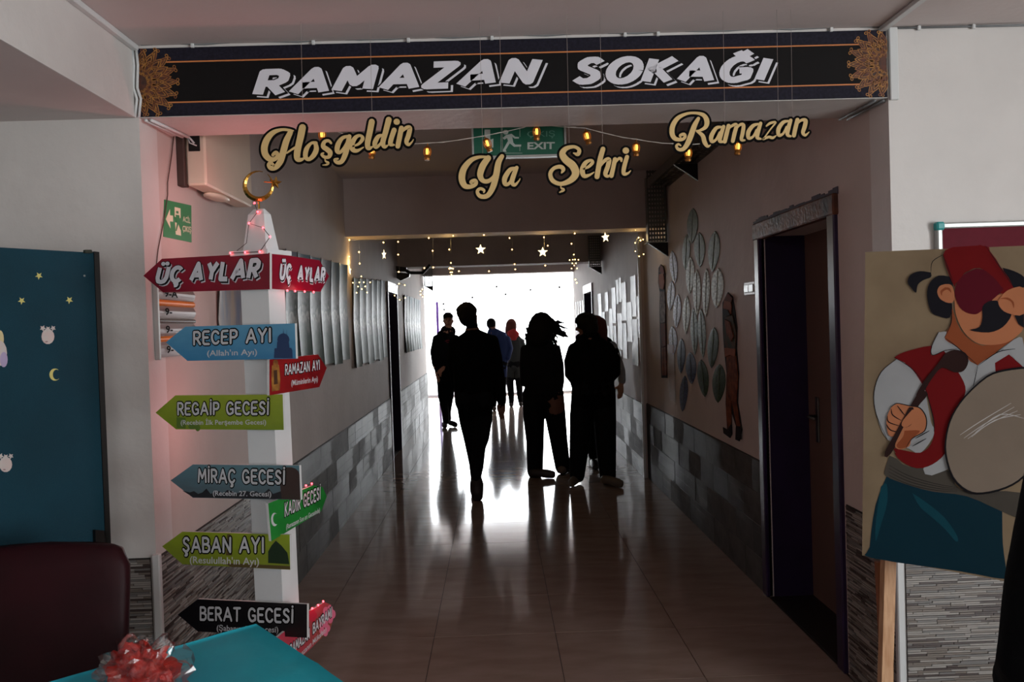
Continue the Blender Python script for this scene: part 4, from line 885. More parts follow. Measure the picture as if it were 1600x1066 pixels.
# outlines
for L in ([(250, 825), (150, 910), (105, 1040), (120, 1180), (190, 1340)], [(235, 815), (340, 880), (420, 970)], [(520, 650), (475, 740), (480, 800), (560, 770), (640, 760)], [(560, 690), (640, 750), (770, 865)], [(775, 865), (900, 780), (1010, 760)], [(770, 870), (750, 960), (740, 1000)], [(600, 470), (600, 590), (555, 690)], [(548, 160), (612, 330)], [(470, 270), (480, 200), (550, 155)], [(820, 100), (1000, 365)], [(420, 960), (485, 1200), (490, 1290)]): paint('line', L, 2, w=5)
pmb.build('painted_picture', list(pc.values()), pb)
# easel
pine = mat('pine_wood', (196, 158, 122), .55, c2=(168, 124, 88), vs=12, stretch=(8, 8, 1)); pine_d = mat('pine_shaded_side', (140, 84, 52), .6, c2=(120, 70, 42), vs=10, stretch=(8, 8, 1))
ez = thing('easel', P(1390, 1060, y=2.5)*1 - V((0, 0, P(1390, 1060, y=2.5).z)), 'wooden easel of light pine slats carrying the painted drummer board', 'easel')
def beam(p, q, w, d, name, m):
    p, q = V(p), V(q); t = (q-p).normalized(); a = t.cross(V((0, 1, 0))).normalized()*w/2; b = V((0, 1, 0))*d/2
    mb = MB(); mb.rings([[p-a-b, p+a-b, p+a+b, p-a+b], [q-a-b, q+a-b, q+a+b, q-a+b]]); return mb.build(name, m, ez)
gl_ = P(1388, 880, y=2.515); bt = P(1383, 1066, y=2.53)
dv = (bt-gl_); bt0 = gl_+dv*(gl_.z/(-dv.z)); up_ = gl_-dv.normalized()*.75
beam(bt0, up_, .034, .03, 'front_leg', pine)
b2 = bt0+V((.62, -.2, 0)); b2.z = 0; beam(b2, up_+V((.3, -.12, 0)), .034, .03, 'front_leg', pine)
rb_ = P(1411, 1066, y=2.62); rt_ = P(1394, 965, y=2.58); dv = (rb_-rt_); e_ = rt_+dv*(rt_.z/(-dv.z)); e_.y = 2.9; beam(e_, rt_-dv.normalized()*.05+V((0, 0, .2)), .016, .02, 'rear_leg', pine)
ezp = [P(1370, 876, y=2.55), P(1374, 935, y=2.55), P(1380, 1000, y=2.55), P(1384, 1064, y=2.55)]
beam(P(1372, 878, y=2.56), P(1381, 1060, y=2.56), .014, .02, 'brace', pine_d)
# ------------------------------------------------------------------ signpost
YC = 2.55
A25 = math.radians(25)
ct, cb = P(420.5, 480, y=YC), P(441, 925, y=YC)
ax = (ct-cb).normalized()
e1 = V((-math.cos(A25), math.sin(A25), 0)); e2 = V((math.sin(A25), math.cos(A25), 0)); n1 = V((-math.sin(A25), -math.cos(A25), 0)); n2 = V((math.cos(A25), -math.sin(A25), 0))
PF = Plane(cb, n1.cross(ax).cross(ax)*-1 if False else (n1-ax*n1.dot(ax))); PS = Plane(cb, (n2-ax*n2.dot(ax)))
n1p, n2p = PF.n, PS.n
s1, s2 = .104, .075
foot = cb-ax*(cb.z/ax.z)
top = ct+ax*(.235)
post = thing('signpost', foot+e1*s1/2+e2*s2/2, 'white square signpost with coloured arrow signs, obelisk top and golden crescent', 'signpost')
pw = mat('post_white', (222, 224, 226), .5, var=.04); pg = mat('post_shaded_paint', (190, 194, 196), .5)
def prism(o, z0, z1, m, name):
    a, b = foot+ax*z0, foot+ax*z1; mb = MB(); mb.rings([[a, a+e2*s2, a+e2*s2+e1*s1, a+e1*s1], [b, b+e2*s2, b+e2*s2+e1*s1, b+e1*s1]]); return mb.build(name, m, post)
Ht = (P(424, 397, y=YC)-foot).dot(ax)
prism(foot, .0, Ht, pw, 'post_shaft')
def ring_at(z, g):
    o = foot+ax*z+e1*s1/2+e2*s2/2; return [o+e1*sx*(s1/2+g)+e2*sy*(s2/2+g) for sx, sy in ((-1, -1), (-1, 1), (1, 1), (1, -1))]
mb = MB(); mb.rings([ring_at(Ht-.0, .018), ring_at(Ht+.014, .018)]); mb.build('cap_plate', pw, post)
mb = MB(); mb.rings([ring_at(Ht+.014, -.008), ring_at(Ht+.125, -.022), ring_at(Ht+.142, -.034)]); mb.build('obelisk', pw, post)
mb = MB(); mb.rings([ring_at(0, .07), ring_at(.03, .07), ring_at(.035, .06)]); mb.build('foot_plate', pw, post)
brass = mat('brass_gold', (200, 150, 70), .25, metal=1)
co = foot+ax*(Ht+.142)+e1*s1/2+e2*s2/2
MB().tube([co-V((0, 0, .01)), co+V((0, 0, .022))], .003, 6).build('spike', brass, post)
# crescent: circle radius in px ~24 at centre (403,297)
cc_ = co+V((0, 0, .07)); rr_ = .046
mb = MB(); rg_ = []
for k in range(25):
    a = math.radians(70+k*(340/24)); w = .0012+.0065*math.sin(PI*k/24)**1.2
    rr2 = rr_-w*.8; c = cc_+V((rr2*math.cos(a), 0, rr2*math.sin(a))); rad = V((math.cos(a), 0, math.sin(a)))
    rg_.append([c+rad*w, c+V((0, -w*.8, 0)), c-rad*w, c+V((0, w*.8, 0))])
mb.rings(rg_); mb.build('crescent', brass, post, False)
sc_ = cc_+V((.052, 0, .008)); pts = star_pts(0, 0, .021, 80); mb = MB()
mb.add([(sc_.x+a, sc_.y, sc_.z+b) for a, b in pts]+[(sc_.x, sc_.y-.007, sc_.z), (sc_.x, sc_.y+.007, sc_.z)], [((i+1) % 10, i, 10) for i in range(10)]+[(i, (i+1) % 10, 11) for i in range(10)]); mb.build('star', brass, post)
MB().tube([cc_+V((.018, 0, .012)), sc_], .0015, 4).build('star_pin', brass, post)

edge_w = mat('sign_edge_white', (214, 214, 214), .5)
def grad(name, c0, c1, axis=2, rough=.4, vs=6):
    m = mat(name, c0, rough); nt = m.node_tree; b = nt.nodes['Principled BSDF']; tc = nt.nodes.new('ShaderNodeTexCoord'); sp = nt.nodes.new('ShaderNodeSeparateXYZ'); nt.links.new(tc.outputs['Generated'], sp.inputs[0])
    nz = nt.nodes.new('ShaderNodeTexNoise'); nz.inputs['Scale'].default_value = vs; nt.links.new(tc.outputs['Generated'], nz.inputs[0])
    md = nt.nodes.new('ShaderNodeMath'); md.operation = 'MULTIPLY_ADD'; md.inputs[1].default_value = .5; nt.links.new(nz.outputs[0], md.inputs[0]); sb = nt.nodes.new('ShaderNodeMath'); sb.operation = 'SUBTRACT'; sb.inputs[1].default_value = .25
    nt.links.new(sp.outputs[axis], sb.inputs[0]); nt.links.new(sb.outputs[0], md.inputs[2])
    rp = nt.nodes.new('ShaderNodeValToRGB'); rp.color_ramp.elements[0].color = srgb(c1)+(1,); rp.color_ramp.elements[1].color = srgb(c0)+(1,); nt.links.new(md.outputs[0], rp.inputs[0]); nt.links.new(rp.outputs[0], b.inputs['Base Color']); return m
crim = mat('arrow_crimson', (150, 14, 44), .35, c2=(120, 8, 34), vs=5)
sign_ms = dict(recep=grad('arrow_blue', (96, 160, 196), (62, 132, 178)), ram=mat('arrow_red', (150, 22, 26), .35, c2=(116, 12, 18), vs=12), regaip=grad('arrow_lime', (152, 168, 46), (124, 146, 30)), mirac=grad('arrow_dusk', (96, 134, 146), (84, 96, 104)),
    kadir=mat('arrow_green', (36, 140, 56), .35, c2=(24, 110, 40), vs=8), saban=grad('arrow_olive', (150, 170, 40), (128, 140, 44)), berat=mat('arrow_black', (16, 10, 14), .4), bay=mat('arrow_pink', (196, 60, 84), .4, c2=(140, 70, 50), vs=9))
def arrow(lab, pl, pts, m, n):
    q = [pl.hit(x, y, .014) for x, y in pts]
    o = MB().slab(q, -n*.009, 0, 1).build('arrow_sign', [m, edge_w], post); o['label'] = lab; return o
def deco(parent, name, pl, polys, ms, off=.0145):
    mb = MB()
    for i, (m, pts) in enumerate(polys): mb.add([pl.hit(x, y, off+.0001*i) for x, y in pts], [tuple(range(len(pts)))], m)
    return mb.build(name, ms, parent)
def ell(cx, cy, rx, ry, n=14, a0=0, a1=360): return [(cx+rx*math.cos(math.radians(a0+(a1-a0)*i/n)), cy+ry*math.sin(math.radians(a0+(a1-a0)*i/n))) for i in range(n+(a1-a0 < 360))]
o = arrow('crimson arrow pointing left reading ÜÇ AYLAR', PF, [(224, 431), (253, 404.5), (421.5, 395), (421.5, 452), (255, 457)], crim, n1p)
bold(o, 'ÜÇ', PF.hit(251, 441), PF.hit(287, 440), PF.hit(251, 419), n1p, .0145, 2); bold(o, 'AYLAR', PF.hit(304, 439), PF.hit(407, 434), PF.hit(304, 413), n1p, .0145, 4)
o = arrow('crimson arrow pointing right reading ÜÇ AYLAR', PS, [(425, 395.5), (499, 407), (514, 431.5), (501, 456), (425, 451.5)], crim, n2p)
bold(o, 'ÜÇ', PS.hit(431, 435), PS.hit(447, 436.5), PS.hit(431, 413), n2p, .0145, 2); bold(o, 'AYLAR', PS.hit(459, 437.5), PS.hit(500, 440), PS.hit(459, 417), n2p, .0145, 4)
lt_w = mat('letter_white', (206, 206, 210), .55)
def caps(o, pl, n, text, x0, y0, x1, y1, h, w=.2, ol=.1, ms=None, gap=.3):
    lettering(o, 'lettering', text, pl.hit(x0, y0), pl.hit(x1, y1), pl.hit(x0, y0-h), n, .0146, w, ms or [ink, lt_w], outline=ol, gap=gap, jit=.05, seed=len(text))
def small(o, pl, n, text, x0, y0, x1, y1, h, m=None):
    font_text(o, 'caption', text, pl.hit(x0, y0), pl.hit(x1, y1), pl.hit(x0, y0-h), n, .0148, m or lt_w, bold=.012)
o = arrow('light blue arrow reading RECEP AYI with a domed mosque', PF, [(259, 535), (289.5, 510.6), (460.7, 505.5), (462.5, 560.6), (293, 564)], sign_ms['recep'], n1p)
mq = mat('mosque_blue', (38, 62, 104), .5); Z2 = lambda L: [(200+x/2.961, 260+y/2.961) for x, y in L]
deco(o, 'mosque_print', PF, [(0, Z2([(675, 888), (762, 888), (760, 850), (755, 840), (678, 842)])), (0, Z2([(688, 845), (748, 845), (744, 812), (690, 812)])), (0, ell(442.7, 531, 9.5, 10)), (0, Z2([(716, 790), (719, 750), (722, 790)])), (0, Z2([(733, 800), (734, 752), (737, 800)]))], [mq])
caps(o, PF, n1p, 'RECEP AYI', 309, 538, 428, 533.5, 19); small(o, PF, n1p, '(Allah\'ın Ayı)', 329, 556, 407, 554, 9)
o = arrow('red arrow pointing right reading RAMAZAN AYI with a golden lantern', PS, [(421, 562), (497, 554), (510.5, 575), (499, 605), (421, 618)], sign_ms['ram'], n2p)
deco(o, 'lantern_print', PS, [(0, ell(430.5, 567, 4, 5)), (0, [(425, 571), (436, 570), (438, 592), (437, 610), (425, 612), (424, 590)]), (1, [(428, 579), (433, 578), (434, 600), (428, 601)])], [gold_p, mat('print_dark_brown', (70, 40, 20), .6)])
caps(o, PS, n2p, 'RAMAZAN AYI', 439.5, 585.5, 493, 577, 14.5); small(o, PS, n2p, '(Müminlerin Ayı)', 449, 603, 490.5, 596, 9)
o = arrow('lime green arrow reading REGAİP GECESİ', PF, [(243, 645), (274, 618), (441.7, 616.6), (443.4, 672), (275, 671)], sign_ms['regaip'], n1p)
deco(o, 'domes_print', PF, [(0, ell(279, 640, 4, 6)), (0, [(276, 652), (290, 653), (290, 670), (276, 669)]), (0, ell(300, 667, 6, 4)), (0, ell(309, 669, 4, 5))], [mat('print_green_dark', (92, 120, 40), .6)])
caps(o, PF, n1p, 'REGAİP GECESİ', 284, 647, 425, 646, 17.5); small(o, PF, n1p, '(Recebin İlk Perşembe Gecesi)', 288, 663, 421, 662.5, 7.5)
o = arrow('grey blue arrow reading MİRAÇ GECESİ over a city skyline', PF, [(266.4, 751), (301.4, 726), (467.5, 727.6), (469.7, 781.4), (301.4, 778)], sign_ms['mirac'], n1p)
sky = [(285, 767)]+[(290+i*6.5, 772-(i % 3)*2.2-(4 if i % 5 == 0 else 0)) for i in range(27)]+[(469, 780.5), (302, 777.3)]
deco(o, 'skyline_print', PF, [(0, sky), (1, ell(452, 742, 16, 12)), (1, [(436, 742), (468, 742), (469, 781), (440, 780)])], [mat('print_night', (34, 34, 40), .6), mat('print_dome_brown', (64, 46, 42), .6)])
caps(o, PF, n1p, 'MİRAÇ GECESİ', 316, 751.5, 450, 754.5, 19); small(o, PF, n1p, '(Recebin 27. Gecesi)', 338, 773, 429, 774.5, 8)
o = arrow('green arrow pointing right reading KADİR GECESİ with a white crescent', PS, [(419, 787), (490, 758.5), (504, 761), (510.5, 776), (502, 799), (424, 846)], sign_ms['kadir'], n2p)
mo = ell(429, 812, 5.5, 10.5, 12, 60, 300)+ell(431.6, 811, 5, 8.5, 10, 290, 70)
deco(o, 'crescent_print', PS, [(0, mo)], [lt_w])
caps(o, PS, n2p, 'KADİR GECESİ', 439, 806, 494, 779, 19, .2, gap=.34); small(o, PS, n2p, '(Ramazanın Son on Gecesinde)', 441, 827, 494, 800, 8)
o = arrow('olive arrow reading ŞABAN AYI with a green dome', PF, [(253.3, 854), (285, 831), (452.6, 836), (453.5, 890.6), (285, 882)], sign_ms['saban'], n1p)
deco(o, 'dome_print', PF, [(1, [(419, 883), (453, 885), (453.4, 890), (360, 886), (350, 880)]), (0, [(419, 880), (419, 862), (424, 853), (431, 845), (440, 853), (449, 864), (452, 882)]), (1, [(355, 835), (360, 835), (363, 868), (353, 868)])], [mat('print_dome_green', (26, 50, 26), .6), mat('print_brown', (96, 80, 40), .6)])
caps(o, PF, n1p, 'ŞABAN AYI', 292, 860, 417, 861, 21, .19); small(o, PF, n1p, '(Resulullah\'ın Ayı)', 302, 878, 410, 881, 11)
o = arrow('black arrow reading BERAT GECESİ', PF, [(277.8, 960.6), (309, 936.5), (479.7, 944.4), (479.7, 997), (309, 987)], sign_ms['berat'], n1p)
caps(o, PF, n1p, 'BERAT GECESİ', 319, 966, 463, 970, 19); small(o, PF, n1p, '(Şabanın 15. Gecesi)', 344, 983, 440, 986, 9)
o = arrow('pink flowered arrow pointing right reading RAMAZAN BAYRAMI', PS, [(426, 1002), (482, 957), (507, 941), (517, 945), (522, 963), (516, 984), (475, 1024), (428, 1060)], sign_ms['bay'], n2p)
F1 = [(0, ell(514+6*math.cos(a), 960+8*math.sin(a), 4.5, 7)) for a in [2*PI*k/5 for k in range(5)]]+[(1, ell(514, 961, 2, 3))]
F2 = [(0, ell(507+5*math.cos(a), 982+7*math.sin(a), 4, 6)) for a in [2*PI*k/5 for k in range(5)]]; F3 = [(1, ell(488+4*math.cos(a), 962+5*math.sin(a), 3.5, 5)) for a in [2*PI*k/5 for k in range(5)]]
for F in (F1, F2, F3): deco(o, 'flower_print', PS, F, [mat('petal_pink', (226, 110, 140), .5), mat('petal_red', (190, 34, 60), .5)])
caps(o, PS, n2p, 'BAYRAMI', 483, 989, 512, 962, 14, .24, .12); caps(o, PS, n2p, 'RAMAZAN', 447, 1022, 477, 996, 14, .24, .12)
small(o, PS, n2p, '(Ramazanın Mükafatı)', 452, 1037, 504, 986, 9)
# red LED string
redm = mat('led_red', (255, 120, 120), .4, emit=(255, 60, 70), es=10)
rs = thing('red_string_light', foot+ax*Ht, 'string of small red lights wound around the signpost top and arrow edges', 'string lights')
def fx(x, y, o): return PF.hit(x, y, o)
RB = [fx(402.6, 331, -.02), fx(389, 349, -.006), fx(411, 356, -.006), fx(422, 370, .0), fx(360, 395.5, .024), fx(383, 394.5, .024), fx(406, 393.5, .024), fx(397.6, 317.5, -.045)]
RB += [PS.hit(x, y, .026) for x, y in ((449, 454), (461, 455), (476, 455.6), (490, 456.5), (487, 756), (478, 759), (470, 763), (488, 951), (497, 946), (505, 940))]
for (seg) in (RB[7:8]+RB[0:4], RB[4:7], RB[8:12], RB[12:15], RB[15:18]): MB().tube(seg, .0011, 4).build('wire', mat('dark_wire', (60, 44, 46), .5), rs)
MB().tube([RB[3], RB[6]], .0011, 4).tube([RB[1], fx(385, 380, -.0), fx(370, 392, .02)], .0011, 4).build('wire', mat('dark_wire', (60, 44, 46), .5), rs)
s0 = None
for p in RB:
    if s0 is None: s0 = MB().ball(p, .0034, 0, 8).build('bulb', redm, rs, True); sp = p
    else: o = s0.copy(); C.objects.link(o); o.location = s0.location+(p-sp)
RC = (1, .3, .3)
for p, e in ((V((-.9, 3.35, 1.95)), 2.6), (fx(400, 345, 0)+V((0, .03, .0)), .12), (V((-.95, 3.3, 1.2)), 1.6), (PS.hit(470, 456, .03), .08), (PS.hit(480, 752, .03), .08), (PS.hit(499, 940, .03), .05)): lamp('led_and_fill_glow', p, e, RC, .03, rs)  # the two strong lamps inside the corridor are added wall fill, without bulbs

# ------------------------------------------------------------------ teal felt board at the left
tr_ = P(146, 395, y=2.98); d_ = V((-.56, -.83, 0)).normalized(); br_ = P(164, 845, y=2.93); aw = 1.2
PT_ = Plane(tr_, (tr_-br_).cross(d_)); nT = PT_.n if PT_.n.y < 0 else -PT_.n; PT_ = Plane(tr_, nT)
ax2 = (tr_-br_).normalized(); bot = br_-ax2*(br_.z/ax2.z-.12)
tb = thing('felt_board', bot-V((0, 0, bot.z)), 'tall teal felt board with star, moon and ornament stickers in a dark frame', 'board')
teal_f = mat('felt_teal', (5, 60, 76), .95, c2=(4, 52, 66), vs=3, bump=.4, bs=200)
MB().slab([tr_, tr_+d_*aw, bot+d_*aw, bot], -nT*.012).build('felt_panel', teal_f, tb)
fr = MB(); ed = V((.016, .004, 0)); fr.slab([tr_+V((0, 0, .004))+nT*.004, tr_+ed+nT*.004+V((0, 0, .002)), bot+ed+nT*.004-V((0, 0, .11)), bot+nT*.004-V((0, 0, .11))], -nT*.03)
fr.build('frame_post', dark_metal, tb)
MB().slab([bot-V((0, 0, bot.z-.002))-nT*.25, bot-V((0, 0, bot.z-.002))+nT*.25, bot-V((0, 0, bot.z-.03))+nT*.25, bot-V((0, 0, bot.z-.03))-nT*.25], d_*.03).build('frame_foot', dark_metal, tb)
MB().ball(PT_.hit(132, 431, .004), .004, 0, 8).build('pin', alu, tb, True)
MB().slab([PT_.hit(145, 828, .004), PT_.hit(159, 829, .004), PT_.hit(162, 856, .004), PT_.hit(146, 856, .004)], nT*.015).build('hinge', dark_metal, tb)
MB().slab([PT_.hit(130, 391, .002), PT_.hit(140, 391, .002), PT_.hit(142, 396, .002), PT_.hit(130, 396, .002)], nT*.012).build('clip', mat('clip_green', (40, 52, 40), .6), tb)
yst = mat('sticker_yellow', (214, 206, 120), .5); wst = mat('sticker_white', (196, 190, 186), .5, c2=(206, 180, 176), vs=30)
def sticker(name, m, lab, polys, cat='sticker', grp='stickers on the teal felt board'):
    o = MB()
    for i, (k, p) in enumerate(polys): o.slab([PT_.hit(x, y, .002+.0004*i) for x, y in p], -nT*.0015, k)
    tag(o.build(name, m), lab, cat, grp)
for (x, y, lab) in ((61, 431, 'topmost yellow star sticker on the teal board'), (34, 470, 'left lower yellow star sticker on the teal board'), (108.5, 469, 'yellow star sticker nearest the frame of the teal board')):
    sticker('star_sticker', yst, lab, [(0, star_pts(x, y, 6, 95, .42))])
sticker('moon_sticker', yst, 'yellow crescent moon sticker on the teal board', [(0, ell(86, 585.5, 8.5, 9.5, 14, 50, 300)+ell(88.5, 585.5, 6, 8, 12, 300, 50))])
def orn(x, y, lab): sticker('ornament_sticker', [wst, mat('sticker_stroke', (150, 120, 120), .6)], lab, [(0, ell(x, y+4, 10, 12)), (0, star_pts(x-8, y-9, 5, 80, .5)), (0, star_pts(x, y-8, 4.5, 95, .5)), (0, star_pts(x+8, y-9, 4.5, 100, .5)), (1, ell(x-2, y+12, 2, 1))])
orn(75, 522, 'round whitish ornament sticker with small bows under the yellow stars'); orn(9, 722, 'lower whitish ornament sticker at the photo edge of the teal board')
sticker('figure_sticker', [wst, mat('sticker_lilac', (170, 156, 190), .5), mat('sticker_sand', (206, 190, 140), .5)], 'larger sticker in white and lilac cut by the photo edge on the teal board', [(2, ell(0, 530, 6, 14)), (0, ell(-1, 552, 12, 20)), (1, ell(6, 562, 6, 12))])

# ------------------------------------------------------------------ table, plastic bag, chair
ZT = .76
c0, c1, c2 = P(400, 975, z=ZT), P(75, 1067, z=ZT), P(538, 1067, z=ZT)
u1 = (c1-c0); u1.normalize(); u2 = (c2-c0).normalized()
q0_, q1_, q3_ = c0, c0+u1*1.2, c0+u2*.75; q2_ = q1_+u2*.75
cloth = mat('cloth_teal', (30, 180, 200), .75, c2=(24, 164, 186), vs=4, bump=.5, bs=9)
tbm = thing('table', (q0_+q2_)/2-V((0, 0, ZT)), 'table under the teal cloth in the front corner', 'table')
ins = lambda k, z: [((q0_+(q2_-q0_)*k)), (q1_+(q3_-q1_)*k), (q2_+(q0_-q2_)*k), (q3_+(q1_-q3_)*k)]
MB().slab([V((p.x, p.y, ZT-.03)) for p in ins(.02, 0)], (0, 0, .026)).build('table_top', mat('table_wood', (120, 90, 66), .5), tbm)
for p in ins(.08, 0): MB().tube([(p.x, p.y, 0), (p.x, p.y, ZT-.03)], .018, 8).build('leg', dark_metal, tbm, True)
N = 24; vs = []; fs = []
for j in range(N+1):
    for i in range(N+1):
        u, v = i/N, j/N; p = q0_+(q1_-q0_)*u+(q3_-q0_)*v
        z = ZT+.0015*math.sin(u*21+v*4)+.003*max(0, 1-abs((u-.22)*14+math.sin(v*5)))*1+.003*max(0, 1-abs((v-.5)*16+u))
        vs.append((p.x, p.y, z))
for j in range(N):
    for i in range(N): a = j*(N+1)+i; fs.append((a, a+1, a+N+2, a+N+1))
edge = [i for i in range(N+1)]+[(j+1)*(N+1)-1 for j in range(1, N+1)]+[N*(N+1)+i for i in range(N-1, -1, -1)]+[j*(N+1) for j in range(N-1, 0, -1)]
ctr = (q0_+q2_)/2; ring = edge; prev = ring
for r in range(1, 5):
    cur = []
    for k, e in enumerate(ring):
        p = V(vs[e]); o_ = (p-ctr); o_.z = 0; o_.normalize(); cur.append(len(vs)); vs.append(tuple(p+o_*(.004+.008*r/4*(1+math.sin(k*.9)))+V((0, 0, -.06*r))))
    for k in range(len(ring)): l = (k+1) % len(ring); fs.append((prev[k], prev[l], cur[l], cur[k]))
    prev = cur
tag(MB().add(vs, fs).build('tablecloth', cloth, None, True), 'teal cloth covering the table in the front corner', 'tablecloth')
# bag with red contents
film = bpy.data.materials.new('bag_film'); film.use_nodes = True; nt = film.node_tree
for n_ in list(nt.nodes): nt.nodes.remove(n_)
o_ = nt.nodes.new('ShaderNodeOutputMaterial'); tr = nt.nodes.new('ShaderNodeBsdfTransparent'); gl = nt.nodes.new('ShaderNodeBsdfGlossy'); gl.inputs['Roughness'].default_value = .18
lw = nt.nodes.new('ShaderNodeLayerWeight'); lw.inputs[0].default_value = .35; mx = nt.nodes.new('ShaderNodeMixShader')
md = nt.nodes.new('ShaderNodeMath'); md.operation = 'MULTIPLY_ADD'; md.inputs[1].default_value = .5; md.inputs[2].default_value = .06; nt.links.new(lw.outputs['Fresnel'], md.inputs[0])
nt.links.new(md.outputs[0], mx.inputs[0]); nt.links.new(tr.outputs[0], mx.inputs[1]); nt.links.new(gl.outputs[0], mx.inputs[2]); nt.links.new(mx.outputs[0], o_.inputs[0])
bc = P(220, 1064, z=ZT+.02)
def lump(c, rx, ry, rz, amp, sc2, nu=36, nv=18, low=-.2):
    mb = MB(); rg = []
    for j in range(nv+1):
        t = low+(1-low)*j/nv; zz2 = math.sin(t*PI/2); w = math.cos(t*PI/2)+.02; rr = []
        for i in range(nu):
            a = 2*PI*i/nu; p = V((w*math.cos(a), w*math.sin(a), zz2)); d = 1+amp*(noise.noise(p*sc2)+.5*noise.noise(p*sc2*2.7))
            q = V((c.x+rx*p.x*d, c.y+ry*p.y*d, c.z+rz*p.z*d)); q.z = max(q.z, ZT+.004); rr.append(q)
        rg.append(rr)
    return mb.rings(rg)
bag = thing('plastic_bag', (bc.x, bc.y, ZT), 'clear plastic bag of red material lying on the teal tablecloth', 'bag')
lump(bc, .066, .06, .066, .55, 2.6).build('red_contents', mat('red_crepe', (190, 40, 26), .5, c2=(130, 18, 14), vs=26, bump=.8, bs=50), bag, True)
lump(bc+V((0, 0, .002)), .09, .075, .08, .5, 2.2).build('bag_film', film, bag, False)
mb = MB(); b0 = P(215, 1014, z=ZT+.05)
for k in range(7):
    a = b0+V((-.045+.012*k, 0, .01*math.sin(k*2))); mb.add([a, a+V((.014, .01, 0)), a+V((.02+.006*math.sin(k*3), .01, .03+.02*math.sin(k*2.1)**2)), a+V((-.004, -.005, .024))], [(0, 1, 2, 3)])
mb.build('bag_neck', film, bag)
# chair
Yc = 2.42; mar = mat('chair_maroon', (44, 7, 15), .55, c2=(32, 5, 10), vs=4, bump=.25, bs=12, spec=.2)
a_ = P(-10, 884, y=Yc); b_ = P(205, 848, y=Yc-.02); cw = .47
chb = thing('dining_chair', ((a_.x+b_.x)/2, Yc-.2, 0), 'maroon upholstered chair between the teal board and the table', 'chair')
x1_ = P(208, 900, y=Yc).x; x0_ = x1_-cw; zt_ = P(120, 860, y=Yc).z
rg = []
for j in range(11):
    v = j/10; z = .5+(zt_-.5)*v; yy = Yc-.08+.08*v; w = cw/2*(1-.02*v); c_ = (x0_+x1_)/2
    if v > .86: w *= 1-.10*((v-.86)/.14)**2
    ring = []; 
    for k in range(28):
        a = 2*PI*k/28; cx2 = math.copysign(abs(math.cos(a))**.35, math.cos(a)); sx2 = math.copysign(abs(math.sin(a))**.6, math.sin(a))
        dome = -.022*(1-abs(cx2)**3) if sx2 < 0 else 0
        ring.append(V((c_+w*cx2, yy+.03*sx2+dome*.4, z+(.012*(1-cx2*cx2) if v > .95 else 0))))
    rg.append(ring)
rg.append([V(((p.x-c_)*.9+c_, (p.y-(Yc))*.45+Yc, p.z+.012)) for p in rg[-1]])
MB().rings(rg).build('backrest', mar, chb, True)
MB().bbox(x0_, x1_, Yc-.55, Yc-.1, .42, .5, .02).build('seat', mar, chb)
for (x, y) in ((x0_+.03, Yc-.52), (x1_-.03, Yc-.52)): MB().tube([(x, y, 0), (x, y, .43)], .013, 8).build('leg', dark_metal, chb, True)
for x in (x0_+.03, x1_-.03): MB().tube([(x, Yc+.03, 0), (x, Yc-.08, .43), (x, Yc-.06, .62)], .013, 8).build('leg', dark_metal, chb, True)
